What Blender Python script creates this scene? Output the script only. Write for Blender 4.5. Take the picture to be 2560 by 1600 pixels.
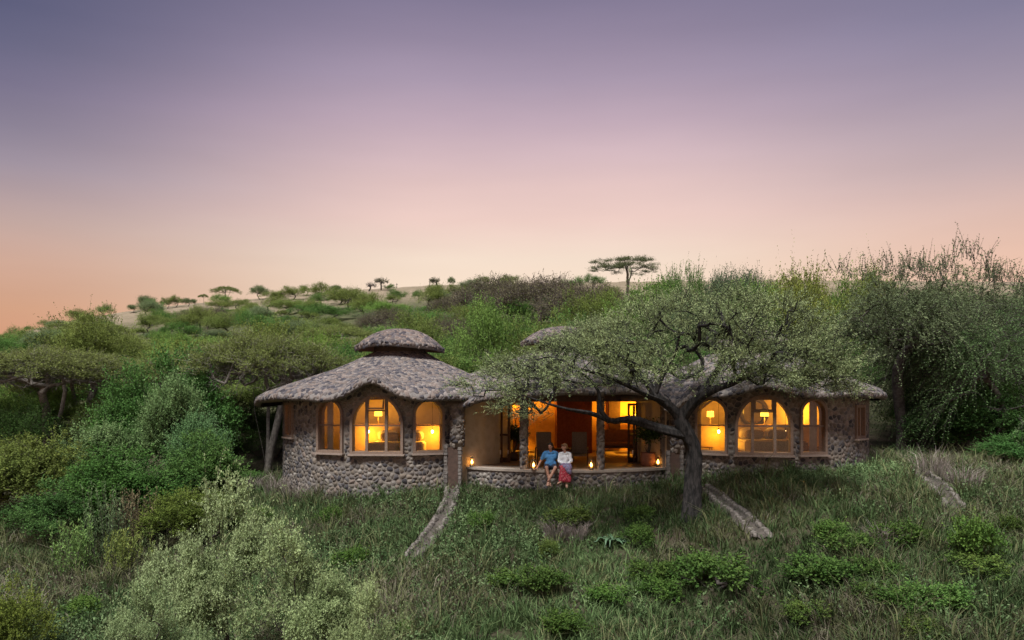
import bpy, bmesh, math, random, time
import numpy as np
from mathutils import Vector, Matrix
T0 = time.time()
rad = math.radians
scene = bpy.context.scene
for o in list(bpy.data.objects):
    bpy.data.objects.remove(o)
COL = scene.collection

# ------------------------------------------------------------------ camera
F, HY, CZ = 2007.0, 975.0, 2.6          # focal length and horizon row in photo pixels (2560x1600), eye height above the terrace floor
cd = bpy.data.cameras.new('camera')
cam = bpy.data.objects.new('camera', cd)
COL.objects.link(cam)
cam.location = (0, 0, CZ)
cam.rotation_euler = (rad(90), 0, 0)
cd.sensor_width = 36
cd.lens = F / 2560 * 36
cd.shift_y = (HY - 800) / 2560
cd.clip_start = 0.1
cd.clip_end = 5000
scene.camera = cam

# ------------------------------------------------------------------ sky
SUN_EL, SUN_AZ = 60.0, 200.0             # afterglow direction: behind the camera, a little to its left
world = bpy.data.worlds.new('World')
scene.world = world
world.use_nodes = True
wt = world.node_tree
wt.nodes.clear()
def wn(t, **k):
    n = wt.nodes.new(t)
    for a, b in k.items():
        setattr(n, a, b)
    return n
def lin(c):
    return tuple((x / 255 / 12.92) if x / 255 <= 0.04045 else ((x / 255 + 0.055) / 1.055) ** 2.4 for x in c)
tc = wn('ShaderNodeTexCoord')
sx = wn('ShaderNodeSeparateXYZ')
wt.links.new(tc.outputs['Generated'], sx.inputs[0])
def ramp(stops):
    n = wn('ShaderNodeValToRGB')
    n.color_ramp.interpolation = 'B_SPLINE' if False else 'EASE'
    n.color_ramp.interpolation = 'LINEAR'
    while len(n.color_ramp.elements) < len(stops):
        n.color_ramp.elements.new(0.5)
    for e, (p, c) in zip(n.color_ramp.elements, stops):
        e.position = p
        e.color = (*lin(c), 1)
    wt.links.new(sx.outputs['Z'], n.inputs[0])
    return n
rc = ramp([(0.0, (242, 206, 170)), (0.10, (245, 221, 196)), (0.16, (241, 219, 201)), (0.207, (237, 205, 196)), (0.245, (227, 196, 193)), (0.2754, (215, 187, 192)), (0.315, (194, 170, 184)),
           (0.36, (169, 152, 173)), (0.40, (147, 134, 158)), (0.44, (128, 119, 146)), (0.55, (108, 106, 138)), (1.0, (92, 94, 128))])
rl = ramp([(0.0, (214, 146, 112)), (0.086, (211, 161, 132)), (0.135, (206, 167, 149)), (0.176, (190, 163, 157)), (0.235, (158, 145, 159)), (0.27, (138, 129, 149)), (0.31, (117, 111, 137)),
           (0.345, (101, 100, 128)), (0.38, (87, 89, 119)), (0.45, (80, 84, 114)), (0.7, (84, 87, 118)), (1.0, (92, 94, 128))])
rr = ramp([(0.0, (230, 176, 150)), (0.086, (236, 189, 163)), (0.135, (235, 194, 173)), (0.176, (221, 186, 173)), (0.235, (193, 170, 173)), (0.27, (177, 159, 169)), (0.31, (158, 145, 163)),
           (0.345, (143, 134, 157)), (0.38, (129, 124, 151)), (0.5, (112, 110, 142)), (0.7, (100, 100, 134)), (1.0, (92, 94, 128))])
def mrange(src, a, b):
    n = wn('ShaderNodeMapRange', interpolation_type='SMOOTHSTEP')
    n.inputs['From Min'].default_value = a
    n.inputs['From Max'].default_value = b
    wt.links.new(src, n.inputs['Value'])
    return n
fl = mrange(sx.outputs['X'], -0.08, -0.55)
fr = mrange(sx.outputs['X'], 0.10, 0.55)
m1 = wn('ShaderNodeMix', data_type='RGBA')
m2 = wn('ShaderNodeMix', data_type='RGBA')
wt.links.new(fl.outputs[0], m1.inputs[0]); wt.links.new(rc.outputs[0], m1.inputs[6]); wt.links.new(rl.outputs[0], m1.inputs[7])
wt.links.new(fr.outputs[0], m2.inputs[0]); wt.links.new(m1.outputs[2], m2.inputs[6]); wt.links.new(rr.outputs[0], m2.inputs[7])
sky = wn('ShaderNodeTexSky', sky_type='NISHITA', sun_disc=False)
sky.sun_elevation = rad(1.0)
sky.sun_rotation = rad(SUN_AZ)
bg1 = wn('ShaderNodeBackground'); bg1.inputs[1].default_value = 0.76
bg2 = wn('ShaderNodeBackground'); bg2.inputs[1].default_value = 0.006
addn = wn('ShaderNodeAddShader')
out = wn('ShaderNodeOutputWorld')
# faint uneven veils in the dusk air
mpg = wn('ShaderNodeMapping'); mpg.inputs['Scale'].default_value = (1.6, 1.6, 9.0)
nzs = wn('ShaderNodeTexNoise'); nzs.inputs['Scale'].default_value = 1.5; nzs.inputs['Detail'].default_value = 4.0
wt.links.new(tc.outputs['Generated'], mpg.inputs[0]); wt.links.new(mpg.outputs[0], nzs.inputs['Vector'])
vr = wn('ShaderNodeMapRange'); vr.inputs['From Min'].default_value = 0.3; vr.inputs['From Max'].default_value = 0.7; vr.inputs['To Min'].default_value = 0.955; vr.inputs['To Max'].default_value = 1.045
wt.links.new(nzs.outputs['Fac'], vr.inputs['Value'])
vm = wn('ShaderNodeVectorMath', operation='SCALE'); wt.links.new(m2.outputs[2], vm.inputs[0]); wt.links.new(vr.outputs[0], vm.inputs['Scale'])
wt.links.new(vm.outputs[0], bg1.inputs[0]); wt.links.new(sky.outputs[0], bg2.inputs[0])
wt.links.new(bg1.outputs[0], addn.inputs[0]); wt.links.new(bg2.outputs[0], addn.inputs[1])
wt.links.new(addn.outputs[0], out.inputs[0])

# ------------------------------------------------------------------ afterglow as one very soft sun
sl = bpy.data.lights.new('sun', 'SUN')
sun = bpy.data.objects.new('sun', sl)
COL.objects.link(sun)
sl.energy = 5.0
sl.angle = rad(18)
sl.color = (1.0, 0.97, 0.93)
sdir = Vector((math.sin(rad(SUN_AZ)) * math.cos(rad(SUN_EL)), math.cos(rad(SUN_AZ)) * math.cos(rad(SUN_EL)), math.sin(rad(SUN_EL))))
sun.rotation_euler = sdir.to_track_quat('Z', 'Y').to_euler()

vs = scene.view_settings
vs.view_transform = 'Standard'
vs.look = 'None'
vs.exposure = 0.42
vs.gamma = 1.0
vs.use_curve_mapping = False
cy = scene.cycles
cy.max_bounces = 5
cy.diffuse_bounces = 3
cy.glossy_bounces = 2
cy.transmission_bounces = 3
cy.transparent_max_bounces = 8
cy.use_denoising = True
cy.caustics_reflective = False
cy.caustics_refractive = False
cy.sample_clamp_indirect = 4.0

# ------------------------------------------------------------------ helpers
def P(px, py, Y):
    return np.array([(px - 1280) / F * Y, Y, CZ + (HY - py) / F * Y])
def X(px, Y):
    return (px - 1280) / F * Y
def Zp(py, Y):
    return CZ + (HY - py) / F * Y

def tag(o, label=None, cat=None, group=None, kind=None):
    if label: o['label'] = label
    if cat: o['category'] = cat
    if group: o['group'] = group
    if kind: o['kind'] = kind
    return o
def empty(name, loc=(0, 0, 0), rz=0.0, label=None, cat=None, group=None):
    o = bpy.data.objects.new(name, None)
    COL.objects.link(o)
    o.location = loc
    o.rotation_euler = (0, 0, rz)
    o.empty_display_size = 0.1
    return tag(o, label, cat, group)
def link(name, me, parent=None, loc=None, rz=None):
    o = bpy.data.objects.new(name, me)
    COL.objects.link(o)
    if parent is not None: o.parent = parent
    if loc is not None: o.location = loc
    if rz is not None: o.rotation_euler = (0, 0, rz)
    return o
def npmesh(name, v, faces, mats, col=None, smooth=False, mi=None):
    """faces: array (M,k) or a list of such arrays; col: per-vertex rgb"""
    if not isinstance(faces, (list, tuple)): faces = [faces]
    faces = [np.asarray(f, dtype=np.int32) for f in faces if len(f)]
    me = bpy.data.meshes.new(name)
    v = np.asarray(v, dtype=np.float32)
    me.vertices.add(len(v)); me.vertices.foreach_set('co', v.ravel())
    nl = sum(f.size for f in faces); nf = sum(len(f) for f in faces)
    me.loops.add(nl); me.polygons.add(nf)
    me.loops.foreach_set('vertex_index', np.concatenate([f.ravel() for f in faces]))
    tot = np.concatenate([np.full(len(f), f.shape[1], np.int32) for f in faces])
    st = np.concatenate([[0], np.cumsum(tot)[:-1]]).astype(np.int32)
    me.polygons.foreach_set('loop_start', st)
    me.polygons.foreach_set('loop_total', tot)
    if mi is not None: me.polygons.foreach_set('material_index', np.asarray(mi, np.int32))
    if smooth: me.polygons.foreach_set('use_smooth', np.ones(nf, bool))
    me.update(calc_edges=True)
    if col is not None:
        a = me.color_attributes.new('Col', 'FLOAT_COLOR', 'POINT')
        c = np.ones((len(v), 4), np.float32); c[:, :3] = col
        a.data.foreach_set('color', c.ravel())
    for m in (mats if isinstance(mats, (list, tuple)) else [mats]): me.materials.append(m)
    return me

class MB:
    """collects simple solids into one mesh"""
    def __init__(s): s.v = []; s.f = []
    def add(s, v, f):
        b = len(s.v); s.v += [tuple(map(float, p)) for p in v]; s.f += [tuple(b + i for i in q) for q in f]; return s
    def box(s, x0, x1, y0, y1, z0, z1, M=None):
        p = [(x, y, z) for z in (z0, z1) for y in (y0, y1) for x in (x0, x1)]
        if M is not None: p = [tuple(M @ Vector(q)) for q in p]
        return s.add(p, [(0, 2, 3, 1), (4, 5, 7, 6), (0, 1, 5, 4), (2, 6, 7, 3), (0, 4, 6, 2), (1, 3, 7, 5)])
    def lathe(s, prof, c=(0, 0, 0), n=16, cap=True):
        v = []; f = []
        for r, z in prof:
            for i in range(n):
                a = 2 * math.pi * i / n; v.append((c[0] + r * math.cos(a), c[1] + r * math.sin(a), c[2] + z))
        k = len(prof)
        for j in range(k - 1):
            for i in range(n):
                f.append((j * n + i, j * n + (i + 1) % n, (j + 1) * n + (i + 1) % n, (j + 1) * n + i))
        if cap:
            f.append(tuple(reversed(range(n)))); f.append(tuple((k - 1) * n + i for i in range(n)))
        return s.add(v, f)
    def tube(s, pts, r, n=6, cap=True):
        pts = [Vector(p) for p in pts]
        rs = r if hasattr(r, '__len__') else [r] * len(pts)
        v = []; f = []
        up = None
        for i, p in enumerate(pts):
            d = (pts[min(i + 1, len(pts) - 1)] - pts[max(i - 1, 0)]).normalized()
            if up is None: up = d.orthogonal().normalized()
            a = (up - d * up.dot(d)).normalized(); up = a; b = d.cross(a)
            for k in range(n):
                t = 2 * math.pi * k / n
                v.append(p + (a * math.cos(t) + b * math.sin(t)) * rs[i])
        for j in range(len(pts) - 1):
            for i in range(n): f.append((j * n + i, j * n + (i + 1) % n, (j + 1) * n + (i + 1) % n, (j + 1) * n + i))
        if cap:
            f.append(tuple(reversed(range(n)))); f.append(tuple((len(pts) - 1) * n + i for i in range(n)))
        return s.add(v, f)
    def build(s, name, mat, parent=None, smooth=False, loc=None, rz=None, bevel=0):
        me = bpy.data.meshes.new(name)
        me.from_pydata(s.v, [], s.f)
        me.update()
        if bevel:
            bm = bmesh.new(); bm.from_mesh(me)
            bmesh.ops.bevel(bm, geom=list(bm.edges), offset=bevel, segments=2, affect='EDGES', clamp_overlap=True)
            bm.to_mesh(me); bm.free()
        if smooth: me.polygons.foreach_set('use_smooth', np.ones(len(me.polygons), bool))
        me.materials.append(mat)
        return link(name, me, parent, loc, rz)

def unit(a):
    return a / np.maximum(np.linalg.norm(a, axis=-1, keepdims=True), 1e-9)

# ------------------------------------------------------------------ materials
MATS = {}
def mat(name, base, rough=0.85, noise=None, bump=0.0, bscale=20.0, attr=False, objcol=False, spec=0.3, metal=0.0, emit=None, estr=0.0, transl=0.0, stretch=None):
    m = bpy.data.materials.new(name); m.use_nodes = True
    t = m.node_tree; t.nodes.clear()
    N = lambda k: t.nodes.new(k)
    L = t.links.new
    o = N('ShaderNodeOutputMaterial')
    col = N('ShaderNodeRGB'); col.outputs[0].default_value = (*base, 1)
    c = col.outputs[0]
    def mul(a, b, f=1.0):
        x = N('ShaderNodeMix'); x.data_type = 'RGBA'; x.blend_type = 'MULTIPLY'; x.inputs[0].default_value = f
        L(a, x.inputs[6]); L(b, x.inputs[7]); return x.outputs[2]
    if attr:
        a = N('ShaderNodeAttribute'); a.attribute_name = 'Col'; c = mul(c, a.outputs['Color'])
    if objcol:
        oi = N('ShaderNodeObjectInfo'); c = mul(c, oi.outputs['Color'])
    if noise:
        sc, c2, lo, hi = noise
        tx = N('ShaderNodeTexCoord')
        nz = N('ShaderNodeTexNoise'); nz.inputs['Scale'].default_value = sc; nz.inputs['Detail'].default_value = 6; nz.inputs['Roughness'].default_value = 0.65
        if stretch:
            mp_ = N('ShaderNodeMapping'); mp_.inputs['Scale'].default_value = (1, 1, stretch); L(tx.outputs['Object'], mp_.inputs[0]); L(mp_.outputs[0], nz.inputs['Vector'])
        else: L(tx.outputs['Object'], nz.inputs['Vector'])
        mr = N('ShaderNodeMapRange'); mr.inputs['From Min'].default_value = lo; mr.inputs['From Max'].default_value = hi
        L(nz.outputs['Fac'], mr.inputs['Value'])
        x = N('ShaderNodeMix'); x.data_type = 'RGBA'; L(mr.outputs[0], x.inputs[0]); L(c, x.inputs[6])
        x.inputs[7].default_value = (*c2, 1)
        if attr or objcol:
            x.blend_type = 'MULTIPLY'
        c = x.outputs[2]
    if transl > 0:
        d = N('ShaderNodeBsdfDiffuse'); tr = N('ShaderNodeBsdfTranslucent'); mx = N('ShaderNodeMixShader'); mx.inputs[0].default_value = transl
        L(c, d.inputs[0]); L(c, tr.inputs[0]); L(d.outputs[0], mx.inputs[1]); L(tr.outputs[0], mx.inputs[2]); L(mx.outputs[0], o.inputs[0])
    else:
        b = N('ShaderNodeBsdfPrincipled')
        L(c, b.inputs['Base Color']); b.inputs['Roughness'].default_value = rough; b.inputs['Metallic'].default_value = metal
        b.inputs['Specular IOR Level'].default_value = spec
        if emit:
            b.inputs['Emission Color'].default_value = (*emit, 1); b.inputs['Emission Strength'].default_value = estr
        if bump:
            tx = N('ShaderNodeTexCoord'); nz = N('ShaderNodeTexNoise'); nz.inputs['Scale'].default_value = bscale; nz.inputs['Detail'].default_value = 8
            bp = N('ShaderNodeBump'); bp.inputs['Strength'].default_value = bump; bp.inputs['Distance'].default_value = 0.03
            if stretch:
                mp_ = N('ShaderNodeMapping'); mp_.inputs['Scale'].default_value = (1, 1, stretch); L(tx.outputs['Object'], mp_.inputs[0]); L(mp_.outputs[0], nz.inputs['Vector'])
            else: L(tx.outputs['Object'], nz.inputs['Vector'])
            L(nz.outputs['Fac'], bp.inputs['Height']); L(bp.outputs[0], b.inputs['Normal'])
        L(b.outputs[0], o.inputs[0])
    MATS[name] = m
    return m
mat('stone', (1, 1, 1), 0.9, noise=(9.0, (0.62, 0.62, 0.64), 0.42, 0.66), bump=0.5, bscale=25, attr=True, spec=0.2)
mat('roof_mortar', (0.18, 0.165, 0.156), 0.95, noise=(14, (0.12, 0.11, 0.105), 0.4, 0.7), bump=0.6, bscale=30)
mat('mortar', (0.20, 0.18, 0.16), 0.95, noise=(14, (0.125, 0.112, 0.10), 0.4, 0.7), bump=0.6, bscale=30)
mat('plaster', (0.62, 0.52, 0.38), 0.9, noise=(3, (0.52, 0.42, 0.30), 0.4, 0.7), bump=0.15, bscale=12)
mat('cream_plaster', (0.46, 0.38, 0.28), 0.9, noise=(4, (0.37, 0.30, 0.21), 0.4, 0.7), bump=0.2, bscale=14)
mat('orange_plaster', (0.66, 0.40, 0.14), 0.9, noise=(3, (0.55, 0.32, 0.10), 0.4, 0.7), bump=0.15, bscale=12)
mat('underside', (0.075, 0.055, 0.042), 0.95, noise=(6, (0.045, 0.034, 0.027), 0.4, 0.7), bump=0.4)
mat('cap_underside', (0.34, 0.17, 0.10), 0.9, noise=(8, (0.22, 0.11, 0.07), 0.4, 0.7))
mat('window_wood', (0.20, 0.145, 0.112), 0.7, noise=(18, (0.13, 0.092, 0.07), 0.4, 0.7), bump=0.2, bscale=40)
mat('sill_wood', (0.27, 0.215, 0.18), 0.75, noise=(18, (0.19, 0.15, 0.125), 0.4, 0.7), bump=0.2, bscale=40)
mat('dark_wood', (0.075, 0.035, 0.02), 0.55, noise=(12, (0.035, 0.018, 0.012), 0.4, 0.7), bump=0.2, bscale=30)
mat('red_brown', (0.17, 0.05, 0.028), 0.85, noise=(10, (0.10, 0.028, 0.016), 0.4, 0.7), bump=0.3, bscale=20)
mat('beam_wood', (0.30, 0.18, 0.09), 0.8, noise=(12, (0.20, 0.11, 0.055), 0.4, 0.7))
mat('coping', (0.30, 0.26, 0.22), 0.85, noise=(6, (0.21, 0.18, 0.155), 0.4, 0.7), bump=0.2)
mat('terrace_floor', (0.30, 0.235, 0.185), 0.7, noise=(5, (0.22, 0.17, 0.13), 0.4, 0.7), bump=0.15)
mat('room_floor', (0.22, 0.12, 0.06), 0.6, noise=(8, (0.14, 0.08, 0.04), 0.4, 0.7))
mat('chute_plaster', (0.075, 0.048, 0.038), 0.9, noise=(7, (0.045, 0.03, 0.024), 0.4, 0.7), bump=0.3)
mat('bark', (0.085, 0.075, 0.068), 0.95, noise=(7, (0.035, 0.03, 0.027), 0.38, 0.62), bump=1.0, bscale=14)
mat('pale_bark', (0.20, 0.18, 0.16), 0.95, noise=(7, (0.10, 0.09, 0.08), 0.38, 0.62), bump=0.8, bscale=14)
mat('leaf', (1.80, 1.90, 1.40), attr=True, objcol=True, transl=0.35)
mat('grass', (1, 1, 1), attr=True, transl=0.25)
def glass_mat():
    m = bpy.data.materials.new('window_glass'); m.use_nodes = True; t = m.node_tree; t.nodes.clear()
    o = t.nodes.new('ShaderNodeOutputMaterial'); tr = t.nodes.new('ShaderNodeBsdfTransparent'); g = t.nodes.new('ShaderNodeBsdfGlossy'); mx = t.nodes.new('ShaderNodeMixShader')
    g.inputs['Roughness'].default_value = 0.02; tr.inputs[0].default_value = (0.96, 0.96, 0.94, 1)
    lw_ = t.nodes.new('ShaderNodeLayerWeight'); lw_.inputs[0].default_value = 0.5
    pw = t.nodes.new('ShaderNodeMath'); pw.operation = 'POWER'; pw.inputs[1].default_value = 4.0
    mt = t.nodes.new('ShaderNodeMath'); mt.operation = 'MULTIPLY_ADD'; mt.inputs[1].default_value = 0.9; mt.inputs[2].default_value = 0.06
    t.links.new(lw_.outputs['Facing'], pw.inputs[0]); t.links.new(pw.outputs[0], mt.inputs[0]); t.links.new(mt.outputs[0], mx.inputs[0]); t.links.new(tr.outputs[0], mx.inputs[1]); t.links.new(g.outputs[0], mx.inputs[2]); t.links.new(mx.outputs[0], o.inputs[0])
    MATS['glass'] = m
glass_mat()
# ------------------------------------------------------------------ terrain
RIDGE_PX = [-1500, -400, 0, 127, 265, 370, 476, 593, 741, 900, 1080, 1300, 1600, 2000, 2560, 3000, 4500]
RIDGE_PY = [940, 895, 845, 812, 786, 771, 760, 750, 736, 724, 713, 708, 704, 700, 705, 715, 760]
YR = 180.0
def gz(x, y):
    x = np.asarray(x, float); y = np.asarray(y, float)
    b = np.interp(x, [-40, -12, -8, -4.3, -1.6, 4.2, 5.2, 8, 10.5, 14, 25, 60], [-1.6, -1.15, -0.98, -0.88, -0.66, -0.60, -0.42, 0.02, 0.12, 0.02, 0.05, 0.3])
    yw = np.interp(x, [-40, -8, -4, -1.6, 1.7, 4.8, 8, 11, 25, 60], [30, 28, 26.4, 26.6, 26.0, 26.2, 25.2, 26.0, 27, 30])
    d = np.maximum(yw - y, 0)
    front = -(0.125 * np.minimum(d, 4) + 0.235 * np.clip(d - 4, 0, 18) + 0.16 * np.maximum(d - 22, 0))
    back = 0.10 * np.clip(y - 33, 0, 3)
    z0 = b + 0.30
    u = x / np.maximum(y, 20)
    t = (HY - np.interp(u * F + 1280, RIDGE_PX, RIDGE_PY)) / F
    m = (CZ + YR * t - z0) / (YR - 36)
    hill = np.where(y > 36, m * (np.minimum(y, YR) - 36), 0) - 0.10 * np.maximum(y - YR, 0)
    n = 0.06 * np.sin(x * 1.3 + y * 0.7) + 0.05 * np.sin(x * 0.6 - y * 1.1 + 2) + 0.04 * np.sin(x * 2.3 + 1.0) * np.sin(y * 1.9)
    near = np.clip((yw - 0.6 - y) / 2.0, 0, 1) + np.clip((y - 37) / 5, 0, 1)
    n2 = 0.5 * np.sin(x * 0.11 + 1) * np.sin(y * 0.09) * np.clip((y - 45) / 40, 0, 1) * np.clip((YR - y) / 40, 0, 1)
    return b + front + back + hill + n * near + n2
def hit(px, py):
    """ground point under a photo pixel"""
    ys = np.linspace(8, 60, 2601)
    x = (px - 1280) / F * ys; z = CZ + (HY - py) / F * ys
    k = np.argmax(z < gz(x, ys))
    return np.array([x[k], ys[k], float(gz(x[k], ys[k]))])
gx = np.unique(np.concatenate([np.linspace(-420, -40, 50), np.linspace(-40, 40, 121), np.linspace(40, 420, 50)]))
gy = np.unique(np.concatenate([np.linspace(-80, 6, 20), np.linspace(6, 40, 90), np.linspace(40, 200, 80), np.linspace(200, 900, 30)]))
GX, GY = np.meshgrid(gx, gy)
gv = np.stack([GX, GY, gz(GX, GY)], -1).reshape(-1, 3)
nx, ny = len(gx), len(gy)
ii = (np.arange(ny - 1)[:, None] * nx + np.arange(nx - 1)[None]).ravel()
gf = np.stack([ii, ii + 1, ii + nx + 1, ii + nx], 1)
def ground_mat():
    m = bpy.data.materials.new('ground'); m.use_nodes = True; t = m.node_tree; N = t.nodes.new; L = t.links.new
    b = t.nodes['Principled BSDF']; b.inputs['Roughness'].default_value = 1.0; b.inputs['Specular IOR Level'].default_value = 0.05
    tx = N('ShaderNodeTexCoord')
    def nz(s, d=6):
        n = N('ShaderNodeTexNoise'); n.inputs['Scale'].default_value = s; n.inputs['Detail'].default_value = d; n.inputs['Roughness'].default_value = 0.7; L(tx.outputs['Object'], n.inputs['Vector']); return n
    def mixc(f, a, c2, lo, hi):
        mr = N('ShaderNodeMapRange'); mr.inputs['From Min'].default_value = lo; mr.inputs['From Max'].default_value = hi; L(f, mr.inputs['Value'])
        x = N('ShaderNodeMix'); x.data_type = 'RGBA'; L(mr.outputs[0], x.inputs[0])
        for s, c in ((6, a), (7, c2)):
            if isinstance(c, tuple): x.inputs[s].default_value = (*c, 1)
            else: L(c, x.inputs[s])
        return x.outputs[2]
    near = mixc(nz(0.9).outputs['Fac'], (0.055, 0.062, 0.032), (0.085, 0.065, 0.05), 0.40, 0.62)
    far = mixc(nz(0.35).outputs['Fac'], (0.27, 0.215, 0.155), (0.165, 0.14, 0.092), 0.40, 0.66)
    far = mixc(nz(3.0, 9).outputs['Fac'], far, (0.15, 0.125, 0.085), 0.52, 0.75)
    sp = N('ShaderNodeSeparateXYZ'); L(tx.outputs['Object'], sp.inputs[0])
    scrub = mixc(nz(0.5, 8).outputs['Fac'], (0.055, 0.068, 0.032), (0.115, 0.115, 0.062), 0.38, 0.64)
    scrub = mixc(nz(4.0, 9).outputs['Fac'], scrub, (0.04, 0.045, 0.025), 0.50, 0.70)
    far = mixc(sp.outputs['Y'], scrub, far, 118, 150)
    c = mixc(sp.outputs['Y'], near, far, 36, 50)
    L(c, b.inputs['Base Color'])
    bp = N('ShaderNodeBump'); bp.inputs['Strength'].default_value = 0.9; bp.inputs['Distance'].default_value = 0.25
    L(nz(2.0, 10).outputs['Fac'], bp.inputs['Height']); L(bp.outputs[0], b.inputs['Normal'])
    return m
g = link('ground', npmesh('ground', gv, gf, ground_mat(), smooth=True))
tag(g, 'grassy slope and dry hillside', None, None, 'structure')
# ------------------------------------------------------------------ rubble stones: a flat tile of packed cells, bent onto walls and roofs
def make_tile(w, h, size, seed):
    rng = np.random.default_rng(seed)
    dx, dy = size, size * 0.86
    nxx, nyy = int(w / dx) + 3, int(h / dy) + 3
    G = np.zeros((nyy, nxx, 2))
    for j in range(nyy):
        G[j, :, 0] = (np.arange(nxx) - 1 + 0.5 * (j % 2)) * dx
        G[j, :, 1] = (j - 1) * dy
    G += rng.uniform(-0.46, 0.46, G.shape) * np.array([dx, dy])
    gone = rng.random((nyy, nxx)) < 0.16
    polys = []
    for j in range(2, nyy - 2):
        for i in range(2, nxx - 2):
            if gone[j, i]: continue
            cx, cyy = G[j, i]
            poly = [(cx - dx * .85, cyy - dy * .85), (cx + dx * .85, cyy - dy * .85), (cx + dx * .85, cyy + dy * .85), (cx - dx * .85, cyy + dy * .85)]
            for jj in range(j - 2, j + 3):
                for iq in range(i - 2, i + 3):
                    if (jj == j and iq == i) or gone[jj, iq]: continue
                    qx, qy = G[jj, iq]
                    nx_, ny_ = qx - cx, qy - cyy
                    k = (nx_ * (qx + cx) + ny_ * (qy + cyy)) / 2
                    outp = []; n = len(poly)
                    ds = [nx_ * a + ny_ * b - k for a, b in poly]
                    if max(ds) <= 0: continue
                    for a in range(n):
                        p, q = poly[a], poly[(a + 1) % n]; dp, dq = ds[a], ds[(a + 1) % n]
                        if dp <= 0: outp.append(p)
                        if (dp <= 0) != (dq <= 0):
                            t = dp / (dp - dq); outp.append((p[0] + t * (q[0] - p[0]), p[1] + t * (q[1] - p[1])))
                    poly = outp
                    if len(poly) < 3: break
                if len(poly) < 3: break
            if len(poly) >= 3:
                a = np.array(poly); polys.append(a)
    return polys
TILE = make_tile(16.0, 8.0, 0.150, 5)         # about 4600 cells
TILE_C = np.array([p.mean(0) for p in TILE])
RTILE = make_tile(16.0, 8.0, 0.122, 9)        # smaller, flatter stones of the roofs
RTILE_C = np.array([p.mean(0) for p in RTILE])
PAL_WALL = 0.56 * np.array([(0.30, 0.265, 0.235), (0.37, 0.33, 0.29), (0.24, 0.215, 0.20), (0.32, 0.27, 0.22), (0.42, 0.385, 0.345), (0.21, 0.20, 0.205), (0.10, 0.095, 0.105), (0.27, 0.235, 0.20), (0.36, 0.29, 0.245), (0.145, 0.135, 0.14)])
PAL_ROOF = np.array([1.03, 0.98, 0.96]) * 0.46 * np.array([(0.37, 0.335, 0.31), (0.45, 0.41, 0.385), (0.30, 0.28, 0.275), (0.40, 0.34, 0.305), (0.49, 0.45, 0.42), (0.22, 0.215, 0.235), (0.13, 0.13, 0.155), (0.35, 0.30, 0.275), (0.44, 0.375, 0.335), (0.17, 0.17, 0.195), (0.27, 0.255, 0.265)])
def shrink_poly(p, s):
    c = p.mean(0); return c + (p - c) * s
def flat_stone(poly, h, rng):
    n = len(poly); c = poly.mean(0)
    v = np.r_[np.c_[c + (poly - c) * 0.97, np.full(n, -0.01)], np.c_[c + (poly - c) * 0.74, h * rng.uniform(0.8, 1.15, n)]]
    i = np.arange(n); j = (i + 1) % n
    return v, np.c_[i, j, n + j, n + i], tuple(n + i)
def stone_arrays(poly, h, rng):
    """local (u,v,height) ring vertices and faces of one rounded stone"""
    # round the corners once
    q = 0.75 * poly + 0.25 * np.roll(poly, -1, 0); r = 0.25 * poly + 0.75 * np.roll(poly, -1, 0)
    p = np.empty((2 * len(poly), 2)); p[0::2] = q; p[1::2] = r
    if len(p) > 12: p = p[::2]
    n = len(p); c = p.mean(0)
    a = np.c_[c + (p - c) * 0.97, np.full(n, -0.008)]
    b = np.c_[c + (p - c) * 0.72, np.full(n, h * 0.72) * rng.uniform(0.75, 1.15, n)]
    v = np.r_[a, b * np.array([1, 1, 1.3])]
    i = np.arange(n); j = (i + 1) % n
    quads = np.c_[i, j, n + j, n + i]
    top = tuple(n + i)
    return v, quads, top
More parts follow.
